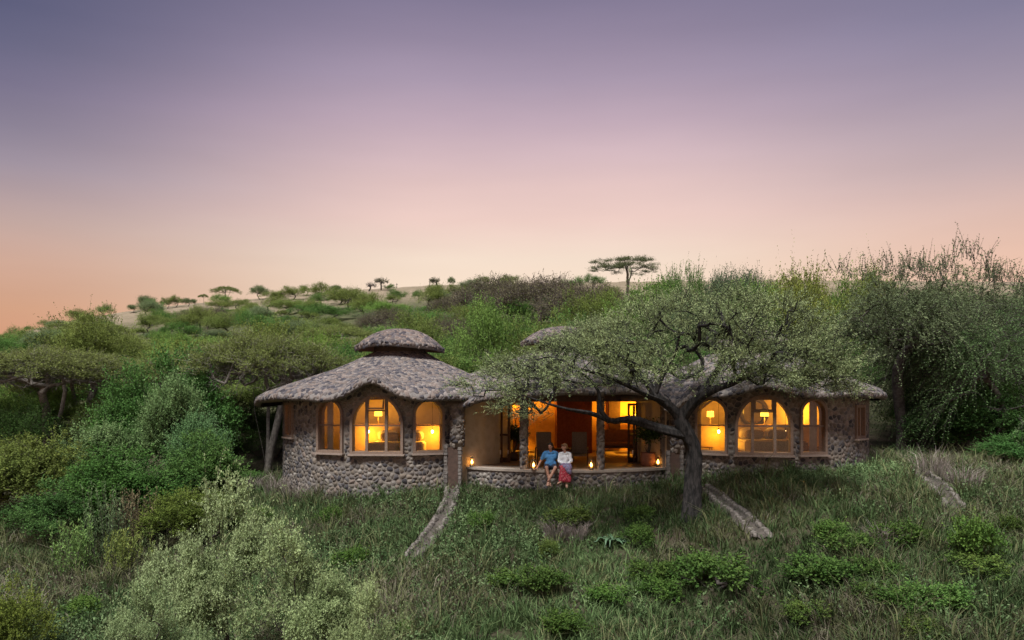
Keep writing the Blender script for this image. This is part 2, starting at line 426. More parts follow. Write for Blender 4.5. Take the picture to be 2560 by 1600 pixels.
def lay_stones(parent, name, cells, mapper, pal, rng, height=0.035, limit=300, flat=False, stuff_name=None):
    """cells: list of uv polygons; mapper(u,v,h)->xyz. The cells that show largest become single objects, the rest one stuff part"""
    if not cells: return
    cen = np.array([c.mean(0) for c in cells])
    z0 = np.zeros(len(cen))
    p0 = mapper(cen[:, 0], cen[:, 1], z0); p1 = mapper(cen[:, 0], cen[:, 1], z0 + 0.05)
    nrm = unit(p1 - p0)
    area = np.array([0.5 * abs(np.sum(c[:, 0] * np.roll(c[:, 1], -1) - c[:, 1] * np.roll(c[:, 0], -1))) for c in cells])
    tocam = np.array([0, 0, CZ]) - p0; dist = np.linalg.norm(tocam, axis=1)
    show = (nrm * tocam).sum(1) / dist ** 3 * area
    pick = set(np.argsort(-show)[:limit].tolist())
    V, Q, Tn, C = [], [], [], []; off = 0
    for k, c in enumerate(cells):
        v, quads, top = (flat_stone if flat else stone_arrays)(c, height * rng.uniform(0.7, 1.35), rng)
        w = mapper(v[:, 0], v[:, 1], v[:, 2])
        colr = pal[rng.integers(len(pal))] * rng.uniform(0.8, 1.18)
        if k in pick:
            cw = w.mean(0)
            n = len(top)
            me = bpy.data.meshes.new(name)
            me.from_pydata((w - cw).tolist(), [], quads.tolist() + [top])
            me.polygons.foreach_set('use_smooth', np.ones(len(me.polygons), bool))
            a = me.color_attributes.new('Col', 'FLOAT_COLOR', 'POINT')
            a.data.foreach_set('color', np.tile(np.r_[colr, 1.0], len(w)).astype(np.float32))
            me.materials.append(MATS['stone'])
            link(name, me, parent, tuple(cw))
        else:
            V.append(w); Q.append(quads + off); C.append(np.tile(colr, (len(w), 1)))
            n = len(top); t = np.array(top)
            Tn.append(np.c_[np.full(n - 2, t[0]), t[1:-1], t[2:]] + off)
            off += len(w)
    if V:
        me = npmesh(stuff_name or name, np.concatenate(V), [np.concatenate(Q), np.concatenate(Tn)], MATS['stone'], np.concatenate(C), smooth=True)
        o = link(stuff_name or (name + 'work'), me, parent); o['kind'] = 'stuff'

# ------------------------------------------------------------------ windows
def ztop_fn(w, zt, ah):
    zs = zt - ah
    def f(u):
        return zs + ah * np.sqrt(np.clip(1 - (np.asarray(u, float) / (w / 2)) ** 2, 0, 1))
    return f
def outline(w, zb, zt, ah, n=20):
    f = ztop_fn(w, zt, ah)
    if ah <= 0.01: return [(-w / 2, zb), (w / 2, zb), (w / 2, zt), (-w / 2, zt)]
    us = [w / 2 * math.cos(math.pi * k / n) for k in range(n + 1)]
    return [(-w / 2, zb), (w / 2, zb)] + [(u, zt - ah + ah * math.sin(math.pi * k / n)) for k, u in enumerate(us)]
def frame_mesh(mb, out, inn, n0, n1, T):
    k = len(out)
    v = [T(u, n0, z) for u, z in out] + [T(u, n0, z) for u, z in inn] + [T(u, n1, z) for u, z in out] + [T(u, n1, z) for u, z in inn]
    f = []
    for i in range(k):
        j = (i + 1) % k
        f += [(2 * k + i, 2 * k + j, 3 * k + j, 3 * k + i), (i, k + i, k + j, j), (i, j, 2 * k + j, 2 * k + i), (k + i, 3 * k + i, 3 * k + j, k + j)]
    mb.add(v, f)
def window(house, c, R, th, w, zb, zt, ah, verticals=(), transom=None, vent=None, label=None, dark=False):
    cx, cyy = c
    n = np.array([math.sin(th), -math.cos(th), 0]); tg = np.array([math.cos(th), math.sin(th), 0])
    o = np.array([cx, cyy, 0]) + n * R
    T = lambda u, nn, z: tuple(o + tg * u + n * nn + np.array([0, 0, z]))
    TM = Matrix(((tg[0], n[0], 0, o[0]), (tg[1], n[1], 0, o[1]), (0, 0, 1, 0), (0, 0, 0, 1)))   # local (u, outward, z)
    sag = -(R - math.sqrt(max(R * R - (w / 2) ** 2, 0)))
    fw = 0.065
    wood = MATS['window_wood']
    mb = MB()
    frame_mesh(mb, outline(w + 0.10, zb - 0.02, zt + 0.05, ah + 0.04 if ah else 0), outline(w - 2 * fw + 0.06, zb + fw, zt - fw + 0.03, max(ah - 0.02, 0)), sag - (0.27 if ah else 0.08), 0.055, T)
    win = mb.build('window', wood, house, bevel=0)
    if label: win['label'] = label
    f = ztop_fn(w, zt, ah) if ah else (lambda u: zt + 0 * np.asarray(u))
    MB().box(-w / 2 - 0.10, w / 2 + 0.10, sag - 0.10, 0.13, zb - 0.075, zb - 0.022, TM).build('sill', MATS['sill_wood'], win)
    for u in verticals:
        MB().box(u - 0.045, u + 0.045, -0.12, 0.02, zb + fw, float(f(u)) - 0.03, TM).build('mullion', wood, win)
    edges = [-w / 2 + fw - 0.03] + list(verticals) + [w / 2 - fw + 0.03]
    for a, b in zip(edges[:-1], edges[1:]):
        a2, b2 = a + (0.045 if a in verticals else 0), b - (0.045 if b in verticals else 0)
        if transom:
            MB().box(a2, b2, -0.085, -0.01, transom - 0.02, transom + 0.02, TM).build('glazing_bar', wood, win)
        us = np.linspace(b2, a2, 9)
        segs = [(zb + fw, transom - 0.02), (transom + 0.02, None)] if transom else [(zb + fw, None)]
        for lo, hi in segs:
            if hi is None and vent and a in verticals and b in verticals: hi = vent[0]
            if hi is None: pts = [(a2, lo), (b2, lo)] + [(u, max(float(f(u)) - fw + 0.02, lo + 0.01)) for u in us]
            else:
                pts = [(a2, lo), (b2, lo)] + [(u, min(hi, max(float(f(u)) - fw + 0.02, lo + 0.01))) for u in us]
            k = len(pts)
            MB().add([T(u, -0.05, z) for u, z in pts] + [T(u, -0.056, z) for u, z in pts], [tuple(range(k))]).build('pane', MATS['glass'], win)
    if vent:                                        # the little top sash, tilted outwards at its foot
        z0, z1, tilt = vent
        a, b = verticals[0] + 0.05, verticals[1] - 0.05
        MB().box(a, b, -0.10, 0.02, z0 - 0.03, z0 + 0.015, TM).build('glazing_bar', wood, win)
        hh = z1 - z0
        def TV(u, nn, z):
            s = (z1 - z) * math.sin(tilt)
            return T(u, nn + 0.02 + s, z1 - (z1 - z) * math.cos(tilt))
        m2 = MB(); ou = [(a, z0 + 0.02), (b, z0 + 0.02), (b, z1), (a, z1)]; iu = [(a + 0.05, z0 + 0.075), (b - 0.05, z0 + 0.075), (b - 0.05, z1 - 0.05), (a + 0.05, z1 - 0.05)]
        frame_mesh(m2, ou, iu, -0.02, 0.025, TV)
        sash = m2.build('vent_sash', wood, win)
        k = 4; MB().add([TV(u, 0, z) for u, z in iu], [(0, 1, 2, 3)]).build('pane', MATS['glass'], win)
    return win

# ------------------------------------------------------------------ walls and roofs of the round houses
def wall_shell(house, name, c, R, th0, th1, z0, ztopf, holes, material, step=0.045):
    """curved sheet with window openings; holes: (theta, width, zb, ztop function)"""
    nth = int(abs(th1 - th0) * R / step) + 1
    ths = np.linspace(th0, th1, nth); zs = np.arange(z0, 3.25, step)
    TH, ZZ = np.meshgrid(ths, zs)
    v = np.stack([c[0] + R * np.sin(TH), c[1] - R * np.cos(TH), ZZ], -1).reshape(-1, 3)
    thm = (TH[:-1, :-1] + TH[1:, 1:]) / 2; zm = (ZZ[:-1, :-1] + ZZ[1:, 1:]) / 2
    keep = zm < ztopf(thm)
    for t, w, zb, f in holes:
        u = R * np.sin(thm - t)
        ins = (np.abs(u) < w / 2 - 0.0) & (zm > zb) & (zm < f(u)) & (np.cos(thm - t) > 0)
        keep &= ~ins
    n = len(ths)
    ii = (np.arange(len(zs) - 1)[:, None] * n + np.arange(n - 1)[None])
    q = np.stack([ii, ii + 1, ii + n + 1, ii + n], -1)[keep]
    used = np.unique(q); remap = np.full(len(v), -1); remap[used] = np.arange(len(used))
    return link(name, npmesh(name, v[used], remap[q], material, smooth=True), house)
def roof_fn(c, zin, rin, re_fn, ze_fn, wave_fn):
    def f(x, y):
        dx, dy = np.asarray(x, float) - c[0], np.asarray(y, float) - c[1]
        r = np.hypot(dx, dy); th = np.arctan2(dx, -dy)
        re = re_fn(th)
        t = np.clip((r - rin) / (re - rin), 0, 1.05)
        g = 0.5 * t ** 0.7 + 0.5 * t
        z = zin + (ze_fn(th) - zin) * g + wave_fn(th) * t ** 2.5
        z = z - 0.10 * np.clip((t - 0.93) / 0.07, 0, 1.5) ** 2            # softly rolled edge
        return z + 0.018 * np.sin(x * 2.1 + y * 1.7) + 0.015 * np.sin(x * 3.3 - y * 2.9)
    return f
def roof(house, c, rin, re_fn, f, rng, keep=None, lip=0.21, seed=0, limit=300, ceil=None):
    nth = 144
    th = np.linspace(-math.pi, math.pi, nth, endpoint=False)
    re = re_fn(th)
    rows = []
    for t in np.linspace(0, 1, 16):
        r = rin + (re - rin) * t
        x, y = c[0] + r * np.sin(th), c[1] - r * np.cos(th)
        rows.append(np.stack([x, y, f(x, y) - 0.01], 1))
    def ring(dr, dz):
        r = re + dr; x, y = c[0] + re * np.sin(th), c[1] - re * np.cos(th)
        return np.stack([c[0] + r * np.sin(th), c[1] - r * np.cos(th), f(x, y) + dz], 1)
    for dr, dz in ((0.035, -0.06), (0.045, -lip * 0.55), (0.02, -lip * 0.85), (-0.06, -lip), (-0.16, -lip * 0.96)):
        rows.append(ring(dr, dz))
    V = np.concatenate(rows); nr = len(rows)
    i = np.arange(nth); j = (i + 1) % nth
    Q = np.concatenate([np.c_[k * nth + i, (k + 1) * nth + i, (k + 1) * nth + j, k * nth + j] for k in range(nr - 1)])
    ro = link('roof', npmesh('roof', V, Q, MATS['roof_mortar'], smooth=True), house)
    # underside
    rows = []
    for t in np.linspace(0.02, 1, 10):
        r = rin + (re - 0.15 - rin) * t
        x, y = c[0] + r * np.sin(th), c[1] - r * np.cos(th)
        rows.append(np.stack([x, y, f(x, y) - lip * 0.96 + 0.02 * t], 1))
    V2 = np.concatenate(rows); nr = len(rows)
    Q2 = np.concatenate([np.c_[k * nth + i, k * nth + j, (k + 1) * nth + j, (k + 1) * nth + i] for k in range(nr - 1)])
    V2 = np.r_[V2, [V2[:nth].mean(0) + [0, 0, 0.1]]]
    T2 = np.c_[i, np.full(nth, len(V2) - 1), j]
    link('ceiling', npmesh('ceiling', V2, [Q2, T2], ceil or MATS['underside'], smooth=True), ro)
    # stones on the slope, laid in plan
    tx0, ty0 = 8.0, 4.0
    cells = []
    for p, q in zip(RTILE, RTILE_C):
        for off in ((0, 0), (0, 6.9), (0, -6.9)):
            a = q - (tx0, ty0) + off
            if abs(a[1]) > 6.9 or (off[1] and abs(a[1]) < 3.44) or (not off[1] and abs(a[1]) >= 3.44): continue
            r = math.hypot(*a); tth = math.atan2(a[0], -a[1])
            if rin * 0.95 < r < re_fn(np.array([tth]))[0] - 0.03:
                pos = a + np.array(c)
                if a[1] > 1.8 and not (abs(a[0]) > 3): continue        # far side, never seen
                if keep is None or keep(pos[0], pos[1]): cells.append(p - (tx0, ty0) + off + np.array(c))
    mp = lambda u, v, h: np.stack([u, v - 0.18 * h, f(u, v) + h - 0.005], -1)
    lay_stones(ro, 'roof_stone', cells, mp, PAL_ROOF, rng, 0.014, limit, True, stuff_name='roof_stonework')
    # stones round the rolled edge
    ths = np.linspace(rad(-125), rad(125), 700)
    xs, ys = c[0] + re_fn(ths) * np.sin(ths), c[1] - re_fn(ths) * np.cos(ths)
    s = np.r_[0, np.cumsum(np.hypot(np.diff(xs), np.diff(ys)))]
    zt = f(xs, ys)
    def mp2(u, v, h):
        t = np.interp(u, s, ths); r = re_fn(t); x, y = c[0] + r * np.sin(t), c[1] - r * np.cos(t)
        d = np.clip(v, -0.02, 0.40) / lip
        rr = r + 0.05 * np.sin(np.clip(d, 0, 1) * math.pi) + h * 0.95 - 0.07 * np.clip(d - 0.75, 0, 1)
        return np.stack([c[0] + rr * np.sin(t), c[1] - rr * np.cos(t), f(x, y) - v * 1.0 + h * (0.5 - d)], -1)
    cells = []
    for p, q in zip(RTILE, RTILE_C):
        for row in range(3):
            a = q - (0.3, 0.6 + row * 1.1)
            u0 = a[0] + row * 14.8
            if 0.02 <= a[1] <= lip - 0.06 and a[0] < 15 and 0.1 < u0 < s[-1] - 0.1 and a[0] >= 0.2:
                t = np.interp(u0, s, ths); r = re_fn(np.array([t]))[0]
                if keep is None or keep(c[0] + r * math.sin(t), c[1] - r * math.cos(t)):
                    cells.append(p - (0.3 - row * 14.8, 0.6 + row * 1.1))
    lay_stones(ro, 'edge_stone', cells, mp2, PAL_ROOF * 0.92, rng, 0.016, 150, True, stuff_name='edge_stonework')
    return ro
def roof_cap(ro, c, r0, zb, zt, wob, rng, neck_r, neck_z0):
    th = np.linspace(0, 2 * math.pi, 72, endpoint=False)
    def f(x, y):
        dx, dy = x - c[0], y - c[1]; a = np.arctan2(dx, -dy)
        t = np.clip(np.hypot(dx, dy) / r0, 0, 1.02)
        return zb + (zt - zb) * (1 - t ** 2.3) + (wob(a)) * t ** 3
    rows = []
    for t in np.linspace(0.03, 1, 9):
        x, y = c[0] + r0 * t * np.sin(th), c[1] - r0 * t * np.cos(th); rows.append(np.stack([x, y, f(x, y) - 0.012], 1))
    x, y = c[0] + r0 * np.sin(th), c[1] - r0 * np.cos(th)
    ze = f(x, y)
    for k, dz in ((1.012, -0.07), (1.0, -0.14), (0.95, -0.16)):
        rows.append(np.stack([c[0] + r0 * k * np.sin(th), c[1] - r0 * k * np.cos(th), ze + dz], 1))
    n = len(th); i = np.arange(n); j = (i + 1) % n; V = np.concatenate(rows); nr = len(rows)
    Q = np.concatenate([np.c_[k * n + i, (k + 1) * n + i, (k + 1) * n + j, k * n + j] for k in range(nr - 1)])
    capo = link('roof_cap', npmesh('roof_cap', V, Q, MATS['roof_mortar'], smooth=True), ro.parent)
    # underside and neck
    rows = [np.stack([c[0] + r0 * 0.95 * np.sin(th), c[1] - r0 * 0.95 * np.cos(th), ze - 0.16], 1)]
    for t in (0.75, 0.5, 0.1):
        xx, yy = c[0] + r0 * t * np.sin(th), c[1] - r0 * t * np.cos(th); rows.append(np.stack([xx, yy, f(xx, yy) - 0.20], 1))
    V = np.concatenate(rows); Q = np.concatenate([np.c_[k * n + i, k * n + j, (k + 1) * n + j, (k + 1) * n + i] for k in range(3)])
    link('underside', npmesh('underside', V, Q, MATS['cap_underside'], smooth=True), capo)
    MB().lathe([(neck_r, neck_z0), (neck_r * 0.97, zb + (zt - zb) * 0.55)], (c[0], c[1], 0), 40, cap=False).build('neck', MATS['underside'], capo, smooth=True)
    cells = []
    for p, q in zip(RTILE, RTILE_C):
        a = q - (11.0, 3.0)
        if math.hypot(*a) < r0 * 1.0 / 1.0 and a[1] < 1.0: cells.append(p - (11.0, 3.0) + np.array(c))
    mp = lambda u, v, h: np.stack([u, v - 0.35 * h, f(u, v) + h - 0.005], -1)
    lay_stones(capo, 'cap_stone', cells, mp, PAL_ROOF * np.array([1.0, 0.95, 0.93]), rng, 0.016, 220, True, stuff_name='cap_stonework')
    def mp2(u, v, h):
        t = u / r0 - 2.0; xx, yy = c[0] + r0 * np.sin(t), c[1] - r0 * np.cos(t)
        rr = r0 * 1.012 + h
        return np.stack([c[0] + rr * np.sin(t), c[1] - rr * np.cos(t), f(xx, yy) - v], -1)
    cells = [p - (0.3, 5.0) for p, q in zip(RTILE, RTILE_C) if 5.0 <= q[1] <= 5.14 and 0.4 < q[0] < 0.2 + 4.0 * r0]
    lay_stones(capo, 'cap_edge_stone', cells, mp2, PAL_ROOF * 0.9, rng, 0.016, 60, True, stuff_name='cap_edge_stonework')
    return capo
# ------------------------------------------------------------------ the three joined round houses
deg = rad
LC, LR = (-4.27, 30.6), 4.28
CC, CR = (2.0, 31.4), 5.4
RC, RR = (8.6, 29.2), 4.0
def bumpf(th, t0, wdt):
    d = (th - t0 + math.pi) % (2 * math.pi) - math.pi
    return np.exp(-(d / wdt) ** 2)
# --- left
l_re = lambda th: 5.0 + 0.28 * bumpf(th, deg(-85), deg(30)) + 0.05 * np.sin(5 * th)
l_ze = lambda th: 2.58 - 0.30 * np.clip((np.abs(th) - deg(40)) / deg(45), 0, 1) ** 1.2 + 0.03 * np.sin(6 * th + 1)
l_wv = lambda th: 0.50 * bumpf(th, deg(-3), deg(7.5)) - 0.06 * bumpf(th, deg(17), deg(7)) - 0.04 * bumpf(th, deg(-22), deg(8))
l_f = roof_fn(LC, 4.08, 0.92, l_re, l_ze, l_wv)
# --- centre
c_re = lambda th: 6.15 + 0.0 * th
c_ze = lambda th: 2.62 - 0.42 * bumpf(th, deg(-39), deg(9)) - 0.5 * bumpf(th, deg(40), deg(9)) - 0.15 * np.clip((np.abs(th) - deg(40)) / deg(40), 0, 1)
c_wv = lambda th: 0.12 * bumpf(th, deg(0), deg(22)) + 0.05 * np.sin(7 * th)
c_f = roof_fn(CC, 4.25, 0.98, c_re, c_ze, c_wv)
# --- right
r_re = lambda th: 4.66 - 0.22 * bumpf(th, deg(95), deg(40)) + 0.12 * bumpf(th, deg(-46), deg(7)) + 0.04 * np.sin(5 * th)
r_ze = lambda th: 2.66 - 0.16 * np.clip((np.abs(th) - deg(40)) / deg(45), 0, 1) + 0.02 * np.sin(6 * th)
r_wv = lambda th: -0.50 * bumpf(th, deg(-46.5), deg(6.5)) + 0.30 * bumpf(th, deg(-10), deg(8)) - 0.03 * bumpf(th, deg(14), deg(7))
r_f = roof_fn(RC, 4.18, 0.92, r_re, r_ze, r_wv)
def inside(c, re, f, others):
    """keep a stone only where its own roof lies above the neighbour's"""
    def k(x, y):
        for oc, ore, of in others:
            dx, dy = x - oc[0], y - oc[1]; r = math.hypot(dx, dy); th = math.atan2(dx, -dy)
            if r < float(ore(np.array([th]))[0]) and float(of(x, y)) > float(f(x, y)) + 0.05: return False
        return True
    return k
def stone_wall(house, c, R, th0, th1, z0, ztopf, holes, seed, lean=0.0, limit=300):
    wall = wall_shell(house, 'wall', c, R, th0, th1, z0, ztopf, holes, MATS['mortar'])
    rng = np.random.default_rng(seed)
    ox, oy = 0.3, 0.4
    cells = []
    W = (th1 - th0) * R
    for p, q in zip(TILE, TILE_C):
        u, v = q - (ox, oy)
        if not (0.05 < u < W - 0.05 and 0.02 < v): continue
        th = th0 + u / R; z = z0 + v
        if z > float(ztopf(np.array([th]))[0]) - 0.02: continue
        bad = False
        for t, w, zb, f in holes:
            d = R * math.sin(th - t)
            if abs(d) < w / 2 + 0.05 and zb - 0.06 < z < float(f(min(max(d, -w / 2 + .01), w / 2 - .01))) + 0.05 and math.cos(th - t) > 0: bad = True; break
        if not bad: cells.append(p - (ox, oy))
    mp = lambda u, v, h: np.stack([c[0] + (R + h) * np.sin(th0 + u / R), c[1] - (R + h) * np.cos(th0 + u / R), z0 + v], -1)
    lay_stones(wall, 'stone', cells, mp, PAL_WALL, rng, 0.019, limit, stuff_name='stonework')
    return wall
def round_room(house, c, R, wins, f, floor_z, seed, stone_range, plaster_range, z0):
    holes = [(w['th'], w['w'], w['zb'], ztop_fn(w['w'], w['zt'], w['ah']) if w['ah'] else (lambda u, zt=w['zt']: zt + 0 * np.asarray(u))) for w in wins]
    zt = lambda th: f(c[0] + R * np.sin(th), c[1] - R * np.cos(th)) - 0.14
    stone_wall(house, c, R, deg(stone_range[0]), deg(stone_range[1]), z0, zt, holes, seed)
    wall_shell(house, 'inner_wall', c, R - 0.30, deg(-179.9), deg(179.9), floor_z - 0.05, lambda th: f(c[0] + (R - .3) * np.sin(th), c[1] - (R - .3) * np.cos(th)) - 0.10,
               [(t, w + 0.08, zb - 0.02, (lambda u, ff=ff: ff(u) + 0.03)) for t, w, zb, ff in holes], MATS['plaster'], 0.075)
    wall_shell(house, 'plaster_wall', c, R + 0.015, deg(plaster_range[0]), deg(plaster_range[1]), z0, zt, [], MATS['cream_plaster'], 0.2)
    for w in wins:
        window(house, c, R, w['th'], w['w'], w['zb'], w['zt'], w['ah'], w.get('v', ()), w.get('tr'), w.get('vent'), w.get('label'))
    MB().lathe([(0.02, floor_z), (R - 0.31, floor_z), (R - 0.31, floor_z - 0.15), (0.02, floor_z - 0.15)], (c[0], c[1], 0), 48, cap=False).build('floor', MATS['room_floor'], house)

rng = np.random.default_rng(11)
left_house = empty('round_house', (0, 0, 0), 0, 'round stone cottage with a full view of its arched windows and mushroom roof cap', 'house', 'joined round stone houses')
SIDE = dict(w=0.97, ah=0.47)
lw = [dict(th=deg(-2.3), w=1.66, zb=0.52, zt=2.40, ah=0.98, v=(-0.33, 0.32), tr=1.43, vent=(1.93, 2.33, 0.35), label='wide arched window with its top sash tilted open'),
      dict(th=deg(-24.7), zb=0.53, zt=2.26, tr=1.43, **SIDE), dict(th=deg(20.7), zb=0.53, zt=2.26, tr=1.43, **SIDE),
      dict(th=deg(-56), w=0.72, zb=0.97, zt=2.10, ah=0, v=(0.0,), label='small square-headed side window')]
round_room(left_house, LC, LR, lw, l_f, -0.10, 21, (-96, 37), (36, 170), -1.05)
ro = roof(left_house, LC, 0.92, l_re, l_f, rng, keep=inside(LC, l_re, l_f, [(CC, c_re, c_f)]), ceil=MATS['plaster'])
roof_cap(ro, LC, 1.66, 4.30, 4.92, lambda a: -0.12 * bumpf(a, deg(95), deg(50)) - 0.06 * bumpf(a, deg(-90), deg(50)) + 0.07 * bumpf(a, deg(-20), deg(30)), rng, 0.98, 3.85)

right_house = empty('round_house', (0, 0, 0), 0, 'round stone cottage half hidden by the spreading acacia and its dark trunk', 'house', 'joined round stone houses')
rw = [dict(th=deg(-9.7), w=1.66, zb=0.57, zt=2.40, ah=0.96, v=(-0.35, 0.33), tr=1.46, vent=(1.92, 2.34, 0.0), label='wide arched window with two mullions'),
      dict(th=deg(-33), zb=0.58, zt=2.30, tr=1.46, **SIDE), dict(th=deg(13), zb=0.58, zt=2.30, tr=1.46, w=0.86, ah=0.42),
      dict(th=deg(45), w=0.66, zb=1.03, zt=2.06, ah=0, v=(0.0,), label='small square-headed side window')]
round_room(right_house, RC, RR, rw, r_f, 0.05, 22, (-58, 88), (-170, -57.5), -0.45)
ro = roof(right_house, RC, 0.92, r_re, r_f, rng, keep=inside(RC, r_re, r_f, [(CC, c_re, c_f)]), ceil=MATS['plaster'])
roof_cap(ro, RC, 1.5, 4.30, 4.80, lambda a: 0.03 * np.sin(3 * a), rng, 0.95, 3.9)

mid_house = empty('round_house', (0, 0, 0), 0, 'open-fronted stone lounge house with columns and a terrace floor', 'house', 'joined round stone houses')
ro = roof(mid_house, CC, 0.98, c_re, c_f, rng, keep=inside(CC, c_re, c_f, [(LC, l_re, l_f), (RC, r_re, r_f)]))
roof_cap(ro, (CC[0] + 0.05, CC[1]), 1.68, 4.62, 5.07, lambda a: -0.16 * bumpf(a, deg(-80), deg(50)) + 0.06 * bumpf(a, deg(10), deg(40)), rng, 1.0, 4.0)
# terrace: floor, pale coping, rubble front
ths = np.linspace(deg(-46), deg(44), 60)
def arc_strip(r0, r1, z0, z1, c=CC, t=ths):
    v = []; f = []
    for k, a in enumerate(t):
        for r, z in ((r0, z0), (r1, z0), (r1, z1), (r0, z1)): v.append((c[0] + r * math.sin(a), c[1] - r * math.cos(a), z))
        if k:
            b = 4 * (k - 1)
            for i in range(4): f.append((b + i, b + (i + 1) % 4, b + 4 + (i + 1) % 4, b + 4 + i))
    f += [(0, 1, 2, 3), tuple(reversed([len(v) - 4 + i for i in range(4)]))]
    return v, f
fl = MB(); v, f = arc_strip(0.02, CR - 0.32, -0.12, -0.006, t=np.linspace(-math.pi, math.pi, 90)); fl.add(v, f)
fl.build('terrace_floor', MATS['terrace_floor'], mid_house)
cp = MB(); v, f = arc_strip(CR - 0.33, CR + 0.05, -0.075, 0.0); cp.add(v, f); cp.build('coping', MATS['coping'], mid_house)
stone_wall(mid_house, CC, CR, deg(-44), deg(42), -1.05, lambda th: np.full(np.shape(th), -0.075), [], 23)
# columns
def column(th, r, z1, wdt, seed, lean=0):
    x, y = CC[0] + (CR - 0.18) * math.sin(th), CC[1] - (CR - 0.18) * math.cos(th)
    c = MB().lathe([(r, 0.0), (r * 0.98, 1.0), (r, z1)], (x, y, 0), 16).build('column', MATS['mortar'], mid_house, smooth=False)
    rg = np.random.default_rng(seed)
    cells = []
    for p, q in zip(TILE, TILE_C):
        u, v = q - (3.0 + seed * 0.37, 1.0)
        if 0 < u < 2 * math.pi * r - 0.02 and 0.06 < v < z1 - 0.05: cells.append((p - (3.0 + seed * 0.37, 1.0)))
    mp = lambda u, v, h: np.stack([x + (r + h) * np.sin(u / r - math.pi), y - (r + h) * np.cos(u / r - math.pi), v], -1)
    lay_stones(c, 'stone', cells, mp, PAL_WALL, rg, 0.016, 70, stuff_name='stonework')
def th_at(px, Yg=26.3):
    return math.asin((X(px, Yg) - CC[0]) / (CR - 0.18))
for k, (px, r, yg) in enumerate([(1310, 0.135, 26.4), (1502, 0.125, 26.2), (1156, 0.10, 27.2), (1664, 0.13, 27.0)]):
    column(th_at(px, yg), r, 2.45 if k < 2 else 2.15, 0.28, 31 + k)
# drain chute under the left roof valley: stone ribs either side of a red-brown trough
def chute(px, yy, z1, z0, seed, wd=0.36):
    x = X(px, yy)
    b = MB().box(x - wd / 2, x + wd / 2, yy + 0.02, yy + 0.5, z0, z1).build('drain_chute', MATS['chute_plaster'], mid_house)
    rg = np.random.default_rng(seed)
    for s in (-1, 1):
        xr = x + s * (wd / 2 + 0.05)
        pts = [(xr, yy + 0.05, z0), (xr + 0.01, yy + 0.06, (z0 + z1) / 2), (xr, yy + 0.10, z1)]
        rib = MB().tube(pts, [0.075, 0.07, 0.075], 8).build('rib', MATS['mortar'], b, smooth=True)
        V = []
        m = MB()
        z = z0
        while z < z1:
            h = rg.uniform(0.10, 0.17); pr = rg.uniform(0.07, 0.10)
            m2 = [(xr + pr * math.cos(a) * rg.uniform(.85, 1.1), yy + 0.05 + pr * math.sin(a) * rg.uniform(.85, 1.1), z + q) for q in (0.012, h - 0.012) for a in np.linspace(0, 2 * math.pi, 7)[:-1]]
            m.add(m2, [(0, 1, 2, 3, 4, 5), (11, 10, 9, 8, 7, 6)] + [(i, (i + 1) % 6, 6 + (i + 1) % 6, 6 + i) for i in range(6)])
            z += h
        o = m.build('rib_stonework', MATS['rib_stone'], b); o['kind'] = 'stuff'
    # lintel and the rubble throat that carries the roof valley down to the chute
    xt, yt, RT = x + 0.13, yy + 0.22, 0.24
    throat = MB().lathe([(RT, 0.0), (RT, 0.7), (RT * 1.1, 1.45)], (xt, yt, z1), 16).build('drain_pier', MATS['mortar'], mid_house, smooth=True)
    cells = []
    for p, q in zip(TILE, TILE_C):
        u, v = q - (5.0, 2.0)
        if abs(u) < 0.50 and 0.02 < v < 1.42: cells.append(p - (5.0, 2.0))
    def mp(u, v, h):
        rr = RT * (1 + 0.1 * np.clip((v - 0.7) / 0.75, 0, 1)) + h
        return np.stack([xt + rr * np.sin(u / RT), yt - rr * np.cos(u / RT), z1 + v], -1)
    lay_stones(throat, 'stone', cells, mp, PAL_WALL * 0.95, rg, 0.022, 60, stuff_name='stonework')
mat('rib_stone', (0.17, 0.155, 0.142), 0.95, noise=(5, (0.095, 0.088, 0.085), 0.4, 0.6), bump=0.6, bscale=20)
chute(1132, 26.55, 0.70, -0.95, 41)
chute(1688, 26.2, 0.55, -0.75, 42, 0.34)

# lounge shell behind the terrace
wall_shell(mid_house, 'lounge_wall', CC, 5.0, deg(100), deg(260), -0.02, lambda th: 2.9 + 0 * th, [], MATS['orange_plaster'], 0.2)
JY = 29.1
for px0, px1, mname in ((1215, 1238, 'cream_plaster'), (1592, 1650, 'cream_plaster')):
    MB().box(X(px0, JY), X(px1, JY), JY, JY + 0.25, 0, 2.7).build('jamb_wall', MATS[mname], mid_house)
MB().box(X(1200, JY), X(1660, JY), JY + 0.02, JY + 0.24, 2.18, 2.9).build('lintel', MATS['dark_wood'], mid_house)
